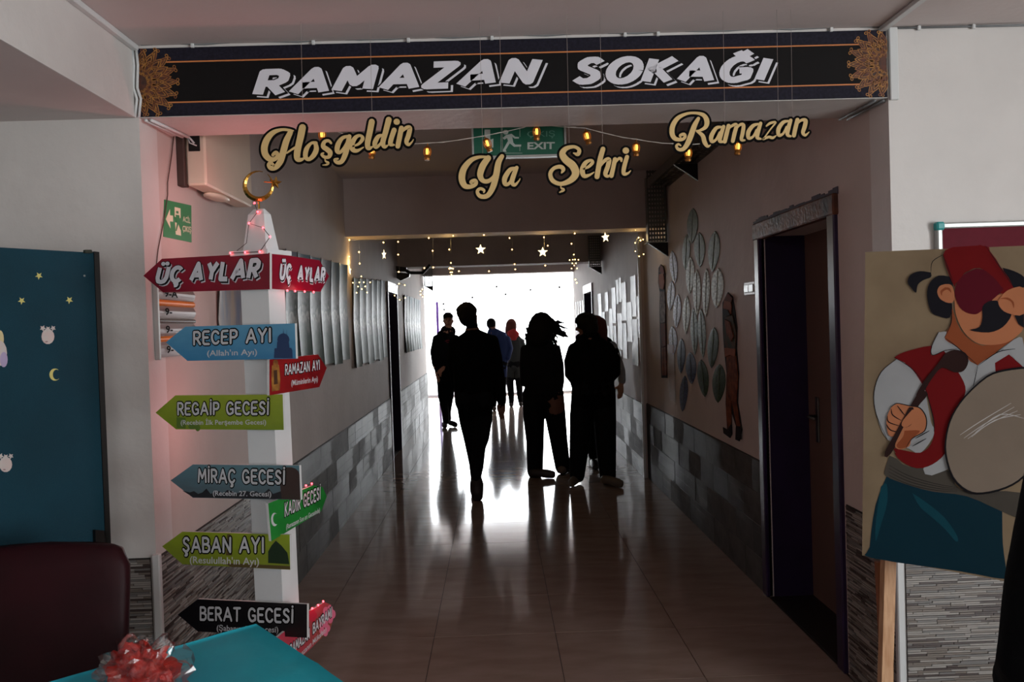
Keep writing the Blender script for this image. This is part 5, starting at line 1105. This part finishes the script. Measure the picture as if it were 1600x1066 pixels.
# ------------------------------------------------------------------ people
class Body:
    def __init__(s, name, px, Y, label, cat='person', group=None):
        s.Y = Y; s.k = Y/FPX; g = P(px, 700, y=Y); s.root = thing(name, (g.x, Y, 0), label, cat, group); s.prims = []
    def q(s, px, py, dy=0): 
        p = P(px, py, y=s.Y); return V((p.x, s.Y+dy, p.z))
    def limb(s, m, rs, abs_=False):
        """rs: (px, py, dy, r px[, ry m]) or Vectors with radius when abs_"""
        cs = []
        for r in rs:
            if abs_: cs.append((r[0], r[1], r[2] if len(r) > 2 else r[1]))
            else:
                p = s.q(*r[:3]); rx = r[3]*s.k; cs.append((p, rx, r[4] if len(r) > 4 else rx))
        n = 14; rg = []
        for i, (p, rx, ry) in enumerate(cs):
            t = (cs[min(i+1, len(cs)-1)][0]-cs[max(i-1, 0)][0]).normalized()
            a = t.cross(V((0, 1, 0)));  a = a.normalized() if a.length > .2 else V((1, 0, 0)); b = a.cross(t).normalized()
            rg.append((p, a, b, rx, ry, t))
        rings = []
        def R_(p, a, b, rx, ry): return [p+a*rx*math.cos(2*PI*k/n)+b*ry*math.sin(2*PI*k/n) for k in range(n)]
        p, a, b, rx, ry, t = rg[0]; m_ = min(rx, ry)
        for u in (.95, .6): rings.append(R_(p-t*m_*u*.8, a, b, rx*math.sqrt(1-u*u), ry*math.sqrt(1-u*u)))
        for (p, a, b, rx, ry, t) in rg: rings.append(R_(p, a, b, rx, ry))
        for u in (.6, .95): rings.append(R_(p+t*min(rx, ry)*u*.8, a, b, rx*math.sqrt(1-u*u), ry*math.sqrt(1-u*u)))
        mb = MB(); mb.rings(rings); s.prims.append((mb, m)); return s
    def ball(s, m, px, py, dy, rx, ry, rz=None):
        mb = MB(); mb.ball(s.q(px, py, dy), s.k, 0, 12, (rx, ry/s.k, rz or rx)); s.prims.append((mb, m)); return s
    def hand(s, m, w, d, side, size=1, curl=.35):
        """w wrist, d direction of fingers, side = thumb side"""
        d = V(d).normalized(); side = (V(side)-d*V(side).dot(d)).normalized(); nn = d.cross(side).normalized(); z = size
        s.limb(m, [(w, .024*z, .02*z), (w+d*.03*z, .036*z, .017*z), (w+d*.075*z, .04*z, .015*z), (w+d*.09*z, .036*z, .013*z)], True)
        for k, (o, L) in enumerate(((.028, .07), (.010, .08), (-.009, .074), (-.027, .058))):
            b = w+d*.085*z+side*o*z; c1_ = b+d*L*.5*z+nn*curl*.012; c2_ = b+d*L*.95*z+nn*curl*.045
            s.limb(m, [(b, .0095*z), (c1_, .009*z), (c2_, .0075*z)], True)
        b = w+d*.025*z+side*.03*z; s.limb(m, [(b, .012*z), (b+(d*.6+side*.8)*.035*z+nn*.01, .0105*z), (b+(d*.9+side*.7)*.06*z+nn*.02, .008*z)], True)
        return s
    def build(s, mats, vox=.009, name='body', smooth=4):
        allv = MB(); tags = []
        for mb, m in s.prims:
            allv.add(mb.v, mb.f); tags += [m]*len(mb.v)
        kd = KDTree(len(allv.v)); [kd.insert(V(p), i) for i, p in enumerate(allv.v)]; kd.balance()
        me = bpy.data.meshes.new('tmp'); me.from_pydata(allv.v, [], allv.f); o = bpy.data.objects.new('tmp', me); C.objects.link(o)
        r = o.modifiers.new('r', 'REMESH'); r.mode = 'VOXEL'; r.voxel_size = vox; sm = o.modifiers.new('s', 'SMOOTH'); sm.iterations = smooth; sm.factor = .5
        dg = bpy.context.evaluated_depsgraph_get(); dg.update(); m2 = bpy.data.meshes.new_from_object(o.evaluated_get(dg))
        bpy.data.objects.remove(o); bpy.data.meshes.remove(me)
        base = WL[s.root.name]; M = V(base)
        cen = np.empty(len(m2.polygons)*3); m2.polygons.foreach_get('center', cen); cen = cen.reshape(-1, 3)
        idx = [tags[kd.find(V(c))[1]] for c in cen]
        m2.materials.clear()
        for x in mats: m2.materials.append(x)
        m2.polygons.foreach_set('material_index', idx); m2.polygons.foreach_set('use_smooth', [True]*len(idx))
        m2.transform(Matrix.Translation(-M)); m2.name = name
        ob = bpy.data.objects.new(name, m2); C.objects.link(ob); ob.parent = s.root; s.prims = []; return ob
    def part(s, name, m, prims, vox=.009, **k):
        s.prims = []; prims(); return s.build([m], vox, name, **k)
    def face(s, px, py, dy, hk, yaw=0):
        """simple face on the side turned to the viewer (dy front), hk head half width px"""
        s.ball(0, px, py+hk*.25, dy, hk*.2, .018, hk*.34)
SK = mat('skin', (186, 132, 104), .5); SKD = mat('skin_brown', (120, 80, 64), .6)
BL = mat('cloth_black', (9, 9, 11), .95, spec=.08, var=.2, vs=14, bump=.5, bs=20); BL2 = mat('cloth_charcoal', (20, 20, 24), .9, spec=.15, var=.2, vs=14, bump=.5, bs=20); JE = mat('cloth_dark_trousers', (14, 15, 18), .9, spec=.15, bump=.4, bs=24)
BLU = mat('cloth_blue', (26, 48, 96), .9, bump=.4, bs=20); HB = mat('hair_dark', (14, 11, 10), .7, spec=.15, bump=.7, bs=60, stretch=(1, 1, .3)); HR = mat('hair_red_brown', (80, 36, 28), .7, spec=.2, bump=.7, bs=60); GRN = mat('cloth_grey_green', (34, 38, 36), .9); LSL = mat('sleeve_grey', (140, 140, 146), .8)
SH = mat('shoe_dark', (50, 42, 40), .5); SHW = mat('shoe_pale', (96, 86, 76), .6); RED = mat('scarf_red', (150, 28, 28), .9)

# 1 boy walking away
b = Body('person', 741, 7.48, 'boy in black jacket walking away along the middle of the corridor')
b.limb(1, [(738, 517, 0, 12, .07), (739, 525, 0, 27, .085), (740, 534, 0, 33, .1), (741, 560, 0, 36, .12), (742, 600, 0, 34, .125), (742, 632, 0, 31, .12), (742, 637, 0, 29, .11)])
b.limb(1, [(768, 532, 0, 11), (774, 560, 0, 11), (779, 590, .02, 10), (783, 615, .0, 8.5), (784, 628, -.01, 7.5)])
b.limb(1, [(711, 534, 0, 10), (707, 565, .05, 9), (712, 600, .14, 8.5), (720, 625, .2, 7)])
b.limb(0, [(737, 498, .01, 8.5, .05), (738, 516, 0, 9.5, .055)])
b.limb(2, [(754, 630, 0, 16, .1), (755, 655, -.0, 14.5, .09), (752, 685, .0, 12.5, .075), (748, 700, 0, 11, .065), (746, 728, -.03, 10, .06), (744, 748, -.02, 7.5, .05)])
b.limb(2, [(728, 630, 0, 15, .1), (731, 660, .05, 13.5, .085), (736, 695, .13, 11, .07), (741, 730, .2, 9.5, .06), (742, 765, .28, 7, .05)])
b.ball(0, 729, 492, 0, 14, .095, 17); b.ball(0, 744, 495, .0, 2.4, .02, 4)
b.hand(0, b.q(784, 628, -.01), V((-.08, .1, -1)), V((-.6, .6, 0)), 1.0)
b.build([SKD, BL, JE], .008)
def hair(): 
    b.ball(0, 729, 488, .012, 16.8, .112, 14.5); b.ball(0, 731, 497, -.03, 14, .085, 14)
    for k in range(26): a = k*2.4; b.ball(0, 729+13*math.cos(a), 484+9*math.sin(a)*-abs(math.sin(a)), .03*math.sin(k), 4, .03, 4)
b.part('hair', HB, hair)
def shoe(): b.limb(0, [(744, 746, -.02, 8.5, .05), (745, 757, .0, 11, .055), (745, 768, .0, 10.5, .055), (746, 778, .03, 9, .045)])
b.part('shoe', SH, shoe, .007)
def shoe():
    p = b.q(741, 760, .28); b.limb(0, [(V((p.x, p.y-.05, .05)), .04, .045), (V((p.x, p.y+.03, .045)), .045, .042), (V((p.x, p.y+.15, .03)), .042, .03)], True)
b.part('shoe', SH, shoe, .007)

def flat_shoe(B, p, d, L=.25, w=.042, m=SH):
    """p heel point on floor, d unit direction"""
    d = V(d).normalized(); p = V(p)
    def f(): B.limb(0, [(p+V((0, 0, .045)), w, .045), (p+d*L*.3+V((0, 0, .045)), w, .044), (p+d*L*.6+V((0, 0, .035)), w*1.08, .034), (p+d*L*.85+V((0, 0, .028)), w*.9, .025)], True)
    o = B.part('shoe', m, f, .007)
    # keep the sole on the floor
    zmin = min((o.matrix_basis @ v.co).z for v in o.data.vertices); o.location.z -= zmin-.001; return o

# 2 boy facing the camera
b = Body('person', 695, 13.1, 'boy in dark hooded top with red chest print facing the camera')
b.limb(1, [(700, 517, 0, 9, .07), (698, 523, 0, 15, .09), (696, 535, 0, 18, .11), (694, 560, 0, 18, .12), (695, 585, 0, 15, .115), (697, 593, 0, 14, .11)])
b.limb(1, [(682, 528, 0, 6), (678, 550, -.0, 6), (680, 568, -.02, 5.2), (683, 578, -.03, 4)])
b.limb(1, [(712, 528, 0, 6), (716, 548, 0, 5.5), (717, 570, -.05, 5)])
b.limb(1, [(692, 516, .04, 8, .05), (700, 519, .05, 10, .05), (708, 517, .04, 7, .05)])
b.limb(0, [(701, 507, 0, 5.5), (700, 518, 0, 6)])
b.ball(0, 700.5, 501, 0, 7.6, .095, 11.5); b.ball(0, 692.6, 502, 0, 1.2, .015, 2.2); b.ball(0, 708.4, 502, 0, 1.2, .015, 2.2); b.ball(0, 700.8, 503.5, -.095, 1.3, .02, 2)
b.limb(2, [(690, 590, 0, 8, .09), (691, 618, 0, 7, .075), (696, 645, .0, 5.8, .06), (697, 660, 0, 5, .055)])
b.limb(2, [(704, 590, 0, 7, .09), (703, 618, .05, 6, .075), (699, 645, .12, 5.2, .06), (700, 657, .16, 4.6, .05)])
b.hand(0, b.q(683.3, 578, -.03), V((.1, -.1, -1)), V((.6, -.6, 0)), 1)
b.build([SK, BL2, JE], .009)
def hair(): b.ball(0, 700, 495, .015, 8.6, .105, 7.5); b.limb(0, [(694, 494, -.075, 2.5, .03), (700, 492.5, -.09, 3, .03), (706, 494, -.075, 2.5, .03)]); b.ball(0, 700, 499, .05, 8, .07, 8)
b.part('hair', HB, hair)
eb = MB()
for dx in (-3, 3): eb.ball(b.q(700.7+dx, 500.5, -.09), .0085, 0, 8, (1.3, .6, .7))
for dx in (-3, 3): eb.box(*(lambda p: (p.x-.016, p.x+.016, p.y-.008, p.y+.01, p.z-.002, p.z+.003))(b.q(700.7+dx, 498.6, -.093)))
eb.build('eyes', HB, b.root)
p = b.q(700.7, 507.4, -.086); MB().bbox(p.x-.022, p.x+.022, p.y-.006, p.y+.012, p.z-.005, p.z+.005, .004).build('mouth', mat('lips', (140, 80, 70), .5), b.root)
cp_ = MB()
for (dx, dz, w) in ((-6, 0, 3), (-2, 1.4, 4), (3, .4, 4), (7, -1, 2.5), (0, -2, 6)):
    p = b.q(702+dx*.7, 533-dz, -.118); cp_.bbox(p.x-w*.006, p.x+w*.006, p.y-.006, p.y+.02, p.z-.006, p.z+.006, .003)
cp_.build('chest_print', mat('print_red', (150, 30, 50), .6), b.root)
z0 = b.q(697, 660, 0); flat_shoe(b, (z0.x-.03, 13.15, 0), (.1, -1, 0), L=.22); z0 = b.q(703, 660, 0); flat_shoe(b, (z0.x, 13.2, 0), (.5, -.8, 0), L=.22)

# 3 person in blue
b = Body('person', 777, 15.4, 'person in a blue hooded top seen from behind beyond the walking boy')
b.limb(1, [(772, 519, 0, 8, .07), (776, 525, 0, 15, .09), (778, 535, 0, 19, .11), (778, 555, 0, 18, .12), (777, 572, 0, 16, .12)])
b.limb(1, [(792, 530, 0, 6), (797, 545, 0, 5), (793, 560, -.05, 4.5)]); b.limb(1, [(762, 530, 0, 6), (759, 548, 0, 5), (762, 562, -.05, 4.5)]); b.limb(1, [(765, 519, -.04, 6, .05), (775, 522, -.06, 9, .05)])
b.limb(0, [(768, 508, 0, 4.5), (769, 520, 0, 5)]); b.ball(0, 768, 507, 0, 7.3, .09, 10)
b.limb(2, [(770, 572, 0, 8, .1), (771, 600, 0, 6.5, .08), (772, 622, 0, 5, .06), (772, 634, 0, 4, .05)]); b.limb(2, [(785, 572, 0, 8, .1), (785, 600, .05, 6.5, .08), (784, 622, .1, 5, .06), (784, 634, .1, 4, .05)])
b.build([SKD, BLU, JE], .01)
def hair(): b.ball(0, 767.5, 506, 0, 8, .1, 9.5)
b.part('hair', HB, hair)
z0 = b.q(772, 634); flat_shoe(b, (z0.x, 15.36, 0), (0, 1, 0), m=SHW); z0 = b.q(784, 634); flat_shoe(b, (z0.x, 15.46, 0), (.1, 1, 0), m=SHW)

# 4 red scarf
b = Body('person', 803, 16.0, 'long haired person with a bright red scarf farthest down the corridor')
b.limb(1, [(801, 522, 0, 7, .07), (802, 528, 0, 12, .09), (803, 540, 0, 14, .11), (804, 560, 0, 13.5, .12), (803, 574, 0, 12.5, .115)])
b.limb(1, [(791, 532, 0, 4.5), (790, 550, 0, 4.5), (791, 566, -.03, 4)]); b.limb(1, [(814, 532, 0, 4.5), (818, 550, 0, 4.5), (817, 568, -.03, 4)])
b.limb(0, [(799, 510, 0, 4), (800, 523, 0, 5)]); b.ball(0, 799, 508, 0, 6.8, .085, 9)
b.limb(2, [(796, 572, 0, 7, .1), (797, 600, 0, 6, .08), (799, 622, 0, 4.6, .06), (799, 632, 0, 4, .05)]); b.limb(2, [(809, 572, 0, 6.5, .1), (811, 600, .0, 5.5, .08), (813, 622, .08, 4.6, .06), (814, 630, .1, 4, .05)])
b.build([SK, GRN, JE], .01)
def hair(): b.ball(0, 799, 507, 0, 8.4, .11, 9.5); b.limb(0, [(799, 505, -.03, 8.5, .08), (798, 516, -.05, 9.2, .08), (798, 526, -.06, 9, .06)])
b.part('hair', HR, hair)
def sc1(): b.limb(0, [(795, 522, -.12, 5, .035), (802, 520, -.13, 7, .045), (808, 524, -.1, 5, .04)]); b.limb(0, [(803, 521, -.13, 5.5, .04), (802, 530, -.13, 5, .03)])
b.part('scarf', RED, sc1)
z0 = b.q(799, 634); flat_shoe(b, (z0.x, 15.96, 0), (0, 1, 0)); z0 = b.q(814, 634); flat_shoe(b, (z0.x, 16.05, 0), (.1, 1, 0))

# 5 girl with blown curls
b = Body('person', 848, 8.57, 'girl with long wavy hair blown sideways, in loose dark trousers')
b.limb(1, [(846, 526, 0, 10, .07), (845, 534, 0, 20, .09), (844, 545, 0, 27, .11), (844, 565, 0, 28, .12), (846, 590, 0, 27, .12), (848, 612, 0, 29, .13), (849, 622, 0, 29, .13)])
b.limb(1, [(868, 545, 0, 8), (873, 570, -.02, 8), (874, 595, -.04, 7.5), (872, 612, -.06, 6.5)]); b.limb(1, [(820, 545, 0, 7), (819, 570, .03, 7.5), (820, 600, .08, 7)])
b.limb(0, [(846, 508, 0, 7), (846, 530, 0, 8)]); b.ball(0, 845, 510, 0, 14, .095, 18)
b.limb(2, [(835, 615, 0, 19, .13), (834, 650, 0, 17, .11), (836, 690, 0, 14, .09), (836, 733, 0, 12.5, .085), (836, 739, 0, 12, .08)])
b.limb(2, [(862, 615, 0, 19, .13), (868, 650, .03, 16.5, .11), (874, 690, .08, 14, .09), (880, 728, .12, 12.5, .08), (881, 735, .12, 12, .08)])
b.hand(0, b.q(871, 614, -.07), V((-.05, -.2, -1)), V((-1, -.3, 0)), 1.0)
b.build([SKD, BL2, JE], .008)
def hair():
    b.ball(0, 846, 505, 0, 18.5, .125, 18); b.limb(0, [(845, 506, -.04, 19, .1), (842, 522, -.06, 20, .09), (840, 535, -.07, 17, .07)])
    b.limb(0, [(858, 506, 0, 11, .06), (868, 515, 0, 8, .05), (878, 522, .0, 4.5, .03), (887, 526, .01, 2, .015)])
b.part('hair', HB, hair)
mb = MB(); rnd = random.Random(5)
def strand(x0, y0, dx, dy, L):
    pts = []; ph = rnd.uniform(0, 6); dd = rnd.uniform(-.08, .04)
    for k in range(10):
        t = k/9; pts.append(b.q(x0+dx*t*L+1.6*math.sin(ph+t*11), y0+dy*t*L+1.6*math.cos(ph+t*9), dd))
    mb.tube(pts, [.011*(1-.75*k/9) for k in range(10)], 5)
for k in range(22): strand(rnd.uniform(860, 872), rnd.uniform(500, 518), 1, rnd.uniform(.1, .75), rnd.uniform(10, 24))
for k in range(26): strand(rnd.uniform(822, 834), rnd.uniform(512, 530), rnd.uniform(-.35, .1), 1, rnd.uniform(8, 20))
for k in range(20): strand(rnd.uniform(856, 868), rnd.uniform(515, 528), rnd.uniform(-.1, .5), 1, rnd.uniform(12, 26))
sth = mb.build('hair_strands', HB, b.root, True); sth['kind'] = 'stuff'
z0 = b.q(832, 745); flat_shoe(b, (z0.x, 8.5, 0), (.95, -.25, 0)); z0 = b.q(878, 745); flat_shoe(b, (z0.x, 8.62, 0), (.5, .8, 0), m=SHW)

# 6 girl in black, nearest right
b = Body('person', 925, 8.1, 'girl in black jacket and wide black trousers, hands held in front')
b.limb(1, [(920, 524, 0, 12, .07), (921, 533, 0, 26, .09), (922, 545, 0, 31, .11), (924, 570, 0, 36, .13), (925, 595, 0, 35, .14), (927, 606, 0, 33, .14), (928, 614, 0, 32, .13)])
b.limb(1, [(898, 545, 0, 11), (892, 565, .0, 11), (893, 585, .05, 10.5), (904, 600, .12, 9)]); b.limb(1, [(948, 543, 0, 11), (958, 562, 0, 12), (960, 582, .04, 11), (950, 597, .12, 9)])
b.limb(1, [(904, 528, .0, 6), (914, 525, -.04, 8), (930, 526, -.04, 8)])
b.limb(0, [(917, 512, 0, 8), (919, 528, 0, 9)]); b.ball(0, 916, 509, 0, 14.5, .1, 18.5); b.limb(0, [(905, 513, .03, 5, .03), (901, 515, .03, 2.5, .02)])
b.hand(0, b.q(904, 603, .14), V((.8, .2, -.4)), V((0, .5, .8)), .9); b.hand(0, b.q(948, 600, .14), V((-.8, .2, -.4)), V((0, .5, .8)), .9)
b.limb(2, [(912, 610, 0, 19, .13), (908, 650, .0, 18, .12), (905, 700, 0, 15.5, .1), (902, 738, 0, 12.5, .09), (902, 744, 0, 12, .09)])
b.limb(2, [(943, 610, 0, 19, .13), (945, 650, .0, 18, .12), (947, 700, 0, 16, .1), (949, 742, -.03, 13, .09), (950, 748, -.03, 12, .09)])
b.build([SKD, BL, JE], .008)
def hair():
    b.ball(0, 917, 505, -.01, 17, .12, 16); b.ball(0, 921, 513, -.05, 14, .08, 15)
    for k in range(30): a = k*2.4; b.ball(0, 916+15*math.cos(a), 503-12*abs(math.sin(a)), .03*math.sin(k*3), 3.4, .025, 3.4)
b.part('hair', HB, hair)
z0 = b.q(903, 752); flat_shoe(b, (z0.x+.02, 8.14, 0), (-.45, -.8, 0), m=SHW); z0 = b.q(947, 752); flat_shoe(b, (z0.x-.03, 8.0, 0), (.6, -.7, 0), m=SHW)

# 7 person half hidden behind her
b = Body('person', 945, 9.05, 'person with reddish hair and pale sleeve half hidden behind the girl in black')
b.limb(1, [(935, 524, 0, 9, .07), (936, 532, 0, 20, .09), (937, 550, 0, 24, .11), (938, 580, 0, 23, .12), (938, 605, 0, 22, .12)])
b.limb(3, [(956, 540, 0, 8), (964, 560, .0, 7.5), (970, 580, -.02, 7), (971, 596, -.04, 6)]); b.limb(3, [(918, 540, 0, 8), (916, 570, .0, 7)])
b.limb(0, [(932, 512, 0, 6), (934, 526, 0, 7)]); b.ball(0, 930, 510, 0, 12, .09, 15)
b.limb(2, [(928, 604, 0, 14, .12), (928, 650, 0, 12, .1), (927, 700, 0, 9, .08), (927, 712, 0, 8, .07)]); b.limb(2, [(947, 604, 0, 14, .12), (946, 650, 0, 12, .1), (944, 700, 0, 9, .08), (943, 710, 0, 8, .07)])
b.hand(0, b.q(969, 600, -.05), V((-.1, -.1, -1)), V((-.8, -.4, 0)), 1.0)
b.build([SK, BL, JE, LSL], .01)
def hair(): b.ball(0, 931, 506, 0, 14, .11, 14); b.limb(0, [(936, 505, -.03, 11, .08), (940, 518, -.05, 9, .07), (943, 532, -.06, 5, .05)])
b.part('hair', HR, hair)
z0 = b.q(927, 714); flat_shoe(b, (z0.x, 9.05, 0), (0, -1, 0)); z0 = b.q(943, 714); flat_shoe(b, (z0.x, 9.09, 0), (.2, -1, 0))

# 8 person in a long black coat at the right edge, mostly out of the frame
b = Body('person', 1760, 1.3, 'person in a long black coat cut off by the lower right photo edge'); X8 = 1.07
c8 = lambda x, y, z: V((X8+x, 1.3-y, z))
b.limb(1, [(c8(0, 0, 1.36), .08, .07), (c8(0, 0, 1.31), .16, .09), (c8(0, 0, 1.2), .2, .12), (c8(0, 0, 1.0), .2, .13), (c8(0, 0, .8), .24, .16), (c8(0, 0, .5), .28, .2), (c8(0, 0, .22), .3, .22)], True)
b.limb(1, [(c8(-.19, 0, 1.28), .06), (c8(-.235, .01, 1.1), .06), (c8(-.25, 0, .98), .055), (c8(-.2, -.12, .9), .045)], True); b.limb(1, [(c8(.19, 0, 1.28), .06), (c8(.25, .01, 1.05), .055), (c8(.2, -.14, .9), .045)], True)
b.limb(0, [(c8(0, 0, 1.34), .05), (c8(0, 0, 1.45), .048)], True); b.limb(0, [(c8(0, -.01, 1.44), .05, .06), (c8(0, -.01, 1.52), .072, .09), (c8(0, 0, 1.6), .06, .075)], True); b.limb(0, [(c8(0, -.1, 1.52), .012), (c8(0, -.105, 1.49), .016)], True)
b.limb(2, [(c8(-.09, 0, .4), .07), (c8(-.09, 0, .08), .05)], True); b.limb(2, [(c8(.09, 0, .4), .07), (c8(.09, 0, .08), .05)], True)
b.hand(0, c8(-.17, -.16, .9), (.8, .4, 0), (0, .3, .9), .95); b.hand(0, c8(.17, -.17, .9), (-.8, .4, .1), (0, .3, .9), .95)
b.build([SK, BL, JE], .011)
def hair(): b.limb(0, [(c8(0, .02, 1.64), .06, .07), (c8(0, .03, 1.56), .088, .09), (c8(0, .05, 1.44), .085, .07), (c8(0, .07, 1.32), .07, .04)], True)
b.part('hair', HB, hair, .012)
eb = MB()
for s_ in (-1, 1):
    eb.ball(c8(s_*.026, -.082, 1.53), .011, 0, 8, (1.3, .6, .6)); p = c8(s_*.024, -.078, 1.55); eb.bbox(p.x-.017, p.x+.017, p.y-.008, p.y+.006, p.z-.002, p.z+.003, .001)
eb.build('eyes', HB, b.root); p = c8(0, -.066, 1.458); MB().bbox(p.x-.022, p.x+.022, p.y-.014, p.y+.008, p.z-.005, p.z+.005, .004).build('mouth', mat('lips', (140, 80, 70), .5), b.root)
flat_shoe(b, c8(-.09, .05, 0), (-.1, 1, 0)); flat_shoe(b, c8(.09, .05, 0), (.1, 1, 0))

# small ornaments hanging in the bright far hall
for i, (x, y) in enumerate(((693, 475), (694, 484), (738, 465), (776, 448), (790, 460), (829, 453), (874, 449))):
    p = P(x, y, y=16.2+.2*(i % 3)); t = thing('hanging_ornament', p, ('lower' if i == 1 else ['left end', '', 'third', 'middle', 'fifth', 'sixth', 'right end'][i])+' tiny dark ornament hanging against the bright window', 'ornament', 'ornaments in the far hall')
    MB().ball(p, .022, 0, 8, (1, .4, 1)).build('disc', dark_metal, t); MB().tube([p, (p.x, p.y, ZC)], .0008, 3).build('thread', thread_m, t)
